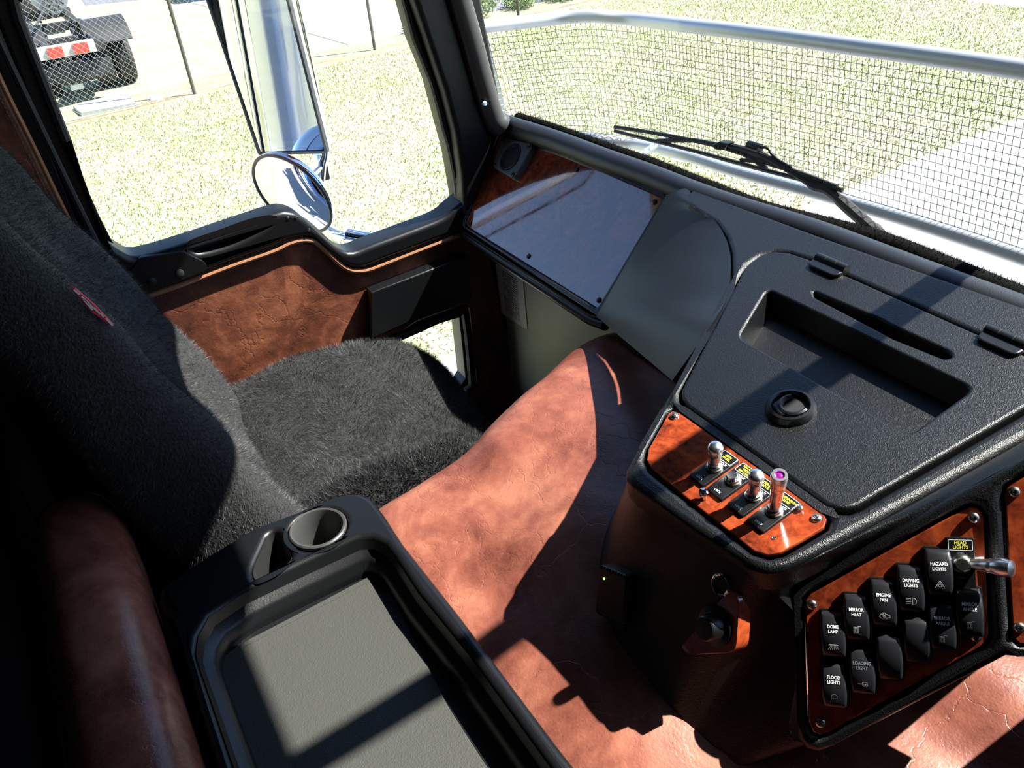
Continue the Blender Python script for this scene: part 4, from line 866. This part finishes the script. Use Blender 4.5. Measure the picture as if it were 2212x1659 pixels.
# ---- wire fence
FEN = thing('wire_fence', (-12.2, 3, G), 'chain link fence on thin steel posts beyond the lawn', 'fence')
fpos = [(-11.3, -3.6), (-11.62, -.75), (-12.0, 2.08), (-12.42, 4.89), (-12.6, 7.55), (-12.8, 10.3), (-13.0, 13.0)]
for x, y in fpos: mk('post', tube([(x, y, G), (x, y, G+1.8)], .024, 10), simple('rusty_post', (.09, .08, .07), .7), FEN)
fw = []
for (xa, ya), (xb, yb) in zip(fpos[:-1], fpos[1:]):
    A = np.array((xa, ya, 0.)); B = np.array((xb, yb, 0.)); L = np.linalg.norm(B-A); t = (B-A)/L; hgt = 1.75; pit = .075
    n = int((L+hgt)/pit)
    for k in range(-int(hgt/pit), int(L/pit)+1):
        for sg in (1, -1):
            s0_ = k*pit; z0, z1 = 0., hgt; a = s0_; b = s0_+hgt
            if a < 0: z0 = -a; a = 0
            if b > L: z1 = hgt-(b-L); b = L
            if b-a < .01: continue
            za, zb = (z0, z1) if sg > 0 else (hgt-z0, hgt-z1)
            p = A+t*a; q = A+t*b; p[2] = G+.03+za; q[2] = G+.03+zb; fw.append(tube([p, q], .0017, 3, False))
mk('chain_link', join(*fw), simple('fence_wire', (.42, .43, .42), .5, .5), FEN, 0, kind='stuff')
for z in (.04, 1.78): mk('tension_wire', tube([(x, y, G+z) for x, y in fpos], .005, 5), M_GALV, FEN)

# ---- truck chassis parked beyond the fence
TRK = thing('truck_chassis', (-13.6, .85, G), 'bare black truck chassis with dual rear tyres and red tail lamps', 'truck')
tx, ty = -13.55, .865
def tyre(x, y, r=.37, w=.23):
    pr = [(r*.5, -w*.42), (r*.62, -w*.5), (r*.9, -w*.5), (r*.97, -w*.44), (r, -w*.3), (r, -w*.17), (r*.965, -w*.16), (r*.965, -w*.12), (r, -w*.11), (r, -w*.02), (r*.965, -w*.01), (r*.965, w*.03), (r, w*.04), (r, w*.13), (r*.965, w*.14), (r*.965, w*.18), (r, w*.19), (r, w*.3), (r*.97, w*.44), (r*.9, w*.5), (r*.62, w*.5), (r*.5, w*.42)]
    return xf(lathe(pr, 36, False), Matrix.Translation((x, y, G+r)) @ Matrix.Rotation(radians(-90), 4, 'X'))
for yo in (-.645, -.365, .365, .645):
    t = mk('tyre', tyre(tx, ty+yo), M_TYRE, TRK)
    mk('wheel_rim', xf(lathe([(.19, -.09), (.2, -.05), (.08, .02), (.0005, .02)], 24), Matrix.Translation((tx, ty+yo, G+.37)) @ Matrix.Rotation(radians(-90), 4, 'X')), M_TANK, t)
mk('axle', tube([(tx, ty-.6, G+.43), (tx, ty+.6, G+.43)], .07, 12), M_CHASSIS, TRK)
mk('differential', xf(lathe([(.03, -.2), (.14, -.17), (.2, -.05), (.2, .05), (.13, .17), (.04, .2)], 20), Matrix.Translation((tx+.02, ty-.05, G+.45)) @ Matrix.Rotation(radians(90), 4, 'Y')), M_CHASSIS, TRK)
for yo in (-.3, .3): mk('frame_rail', wbox(tx-5.2, tx+.85, ty+yo-.04, ty+yo+.04, G+.6, G+.76), M_CHASSIS, TRK)
for xo in (.82, .2, -1.2, -2.6, -4): mk('cross_member', wbox(tx+xo-.05, tx+xo+.05, ty-.4, ty+.4, G+.62, G+.74), M_CHASSIS, TRK)
for yo in (-.2, .2): mk('leaf_spring', tube(cr([(tx+.65, ty+yo, G+.68), (tx+.3, ty+yo, G+.57), (tx, ty+yo, G+.53), (tx-.4, ty+yo, G+.57), (tx-.7, ty+yo, G+.68)], 4), .045, 6), M_CHASSIS, TRK)
lz = onx(148, 108, tx+.95)[2]; ly0, ly1 = onx(62, 125, tx+.95)[1], onx(206, 98, tx+.95)[1]
mk('light_bar', wbox(tx+.86, tx+.94, ly0, ly1, lz-.075, lz+.075), simple('tail_bar_alloy', (.55, .55, .53), .5, .3), TRK)
for x, y in ((120, 113), (175, 103)):
    p = onx(x, y, tx+.95); l = mk('tail_lamp', wbox(tx+.94, tx+.965, p[1]-.09, p[1]+.09, p[2]-.06, p[2]+.06), M_RED, TRK, label='red tail lamp')
for sg in (-1, 1):
    rows = [[np.array((tx+.53*cos(a), ty+sg*(.52-.29), G+.40+.47*sin(a))), np.array((tx+.53*cos(a), ty+sg*(.52+.29), G+.40+.47*sin(a)))] for a in np.linspace(radians(28), radians(165), 14)]
    mk('mudguard', join(grid(rows), grid([[p+np.array((0, 0, .012)) for p in R] for R in rows])), M_CHASSIS, TRK)
mk('spare_tyre', xf(lathe([(.2, -.1), (.33, -.11), (.36, -.06), (.36, .06), (.33, .11), (.2, .1)], 30, False), Matrix.Translation((tx+.45, ty-.02, G+.36))), M_TYRE, TRK)
mk('hitch_beam', wbox(tx+.72, tx+.8, ty-.42, ty+.42, G+.3, G+.5), M_CHASSIS, TRK)
mk('tow_plate', wbox(tx+.6, tx+.66, ty-.16, ty+.12, G+.36, G+.5), M_CHASSIS, TRK)
p = onx(167, 188, tx+.67); mk('white_sticker', wbox(tx+.66, tx+.668, p[1]-.08, p[1]+.08, p[2]-.035, p[2]+.035, .001), M_WHITE, TRK)
mk('fuel_tank', tube([(tx-1.6, ty+.1, G+1.05), (tx-2.9, ty+.1, G+1.05)], .26, 20), M_TANK, TRK)
mk('air_tank', tube([(tx-1.1, ty-.55, G+.75), (tx-2.0, ty-.55, G+.75)], .14, 16), M_TANK, TRK)
for k in range(7): mk('hose', tube(cr([(tx+.4-.3*k, ty-.3+.09*k, G+.95), (tx-.1-.35*k, ty-.1+.05*k, G+1.05+.03*(k % 3)), (tx-.8-.4*k, ty+.2-.08*k, G+.95)], 5), .018, 6), M_CHASSIS, TRK)
mk('gearbox', wbox(tx-4.2, tx-3.2, ty-.3, ty+.3, G+.6, G+1.15, .05), M_CHASSIS, TRK)
mk('cab_rear', wbox(tx-6.4, tx-5.0, ty-.95, ty+.95, G+.7, G+2.3, .06), simple('dark_cab_paint', (.05, .06, .08), .3), TRK)

# ---- car parked far beyond the fence
CAR = thing('parked_car', (-20.3, 5.0, G), 'dark car parked on the far concrete beyond the fence', 'car')
cx, cy = -20.6, 4.9
rows = []
for yo, zb, zt, w in ((-.2, .45, .7, .75), (0, .3, .85, .84), (.6, .28, .92, .88), (1.3, .28, .98, .88), (1.9, .28, 1.0, .88), (3.2, .28, 1.0, .88), (3.9, .3, .95, .84), (4.1, .45, .8, .75)):
    rows.append([np.array((cx+x*w, cy+yo-.6, G+z)) for x, z in ((-1, zb), (-1.02, (zb+zt)/2), (-.95, zt), (0, zt+.03), (.95, zt), (1.02, (zb+zt)/2), (1, zb), (0, zb))])
mk('body', sgrid(rows, 3, 3, True, True), simple('car_paint', (.04, .05, .08), .2, coat=.6), CAR)
rows = [[np.array((cx+x*w, cy+yo-.6, G+z)) for x, z in ((-.8, .95), (-.72, 1.2), (-.6, zt), (0, zt+.03), (.6, zt), (.72, 1.2), (.8, .95))] for yo, zt, w in ((.9, .98, 1), (1.5, 1.4, .98), (2.4, 1.45, .98), (3.2, 1.35, .98), (3.8, .99, 1))]
mk('cabin', sgrid(rows, 3, 3), simple('car_glass', (.02, .025, .03), .08), CAR)
for xo in (-.78, .78):
    for yo in (-.0, 2.6):
        t = mk('tyre', xf(lathe([(.17, -.09), (.29, -.1), (.31, -.06), (.31, .06), (.29, .1), (.17, .09)], 28, False), Matrix.Translation((cx+xo, cy+yo-.1, G+.31)) @ Matrix.Rotation(radians(90), 4, 'Y')), M_TYRE, CAR)
        mk('wheel_rim', xf(lathe([(.18, -.085), (.17, .06), (.0005, .08)], 24), Matrix.Translation((cx+xo, cy+yo-.1, G+.31)) @ Matrix.Rotation(radians(90), 4, 'Y')), M_TANK, t)

# ---- shrubs along the fence
def shrub(x, y, r, h, n, name, lb):
    SH = thing(name, (x, y, G), lb, 'shrub', 'shrubs along the fence')
    stems = [tube(cr([(x, y, G), (x+.3*r*cos(t), y+.3*r*sin(t), G+h*.4), (x+.7*r*cos(t), y+.7*r*sin(t), G+h*.8)], 3), .008, 5) for t in np.linspace(0, 2*pi, 8)[:-1]]
    mk('stems', join(*stems), M_DIRT, SH, kind='stuff')
    c = rng.normal(0, 1, (n, 3)); c /= np.linalg.norm(c, axis=1)[:, None]; q = rng.random((n, 1))**.4
    P = np.array((x, y, G+h*.5))+c*q*np.array((r, r, h*.5)); u = rng.normal(0, 1, (n, 3)); u /= np.linalg.norm(u, axis=1)[:, None]; v = np.cross(u, rng.normal(0, 1, (n, 3))); v /= np.linalg.norm(v, axis=1)[:, None]
    l = .045; V = np.stack([P, P+u*l*.5+v*l*.3, P+u*l, P+u*l*.5-v*l*.3], 1).reshape(-1, 3)
    mk('foliage', (V, np.arange(n*4).reshape(-1, 4).tolist()), M_LEAF, SH, 0, kind='stuff')
shrub(-13.25, 7.1, .42, .55, 2600, 'leafy_shrub', 'tall leafy green shrub beside the fence post')
shrub(-13.3, 8.0, .3, .22, 1200, 'low_shrub', 'low green shrub at the fence foot past the tall one')
shrub(-13.35, 8.9, .4, .2, 1500, 'low_shrub', 'wide low shrub nearest the asphalt yard')
shrub(-13.1, 6.0, .3, .14, 900, 'low_shrub', 'low weedy shrub between two fence posts')

for o in bpy.data.objects:
    if 'wl' in o: del o['wl']
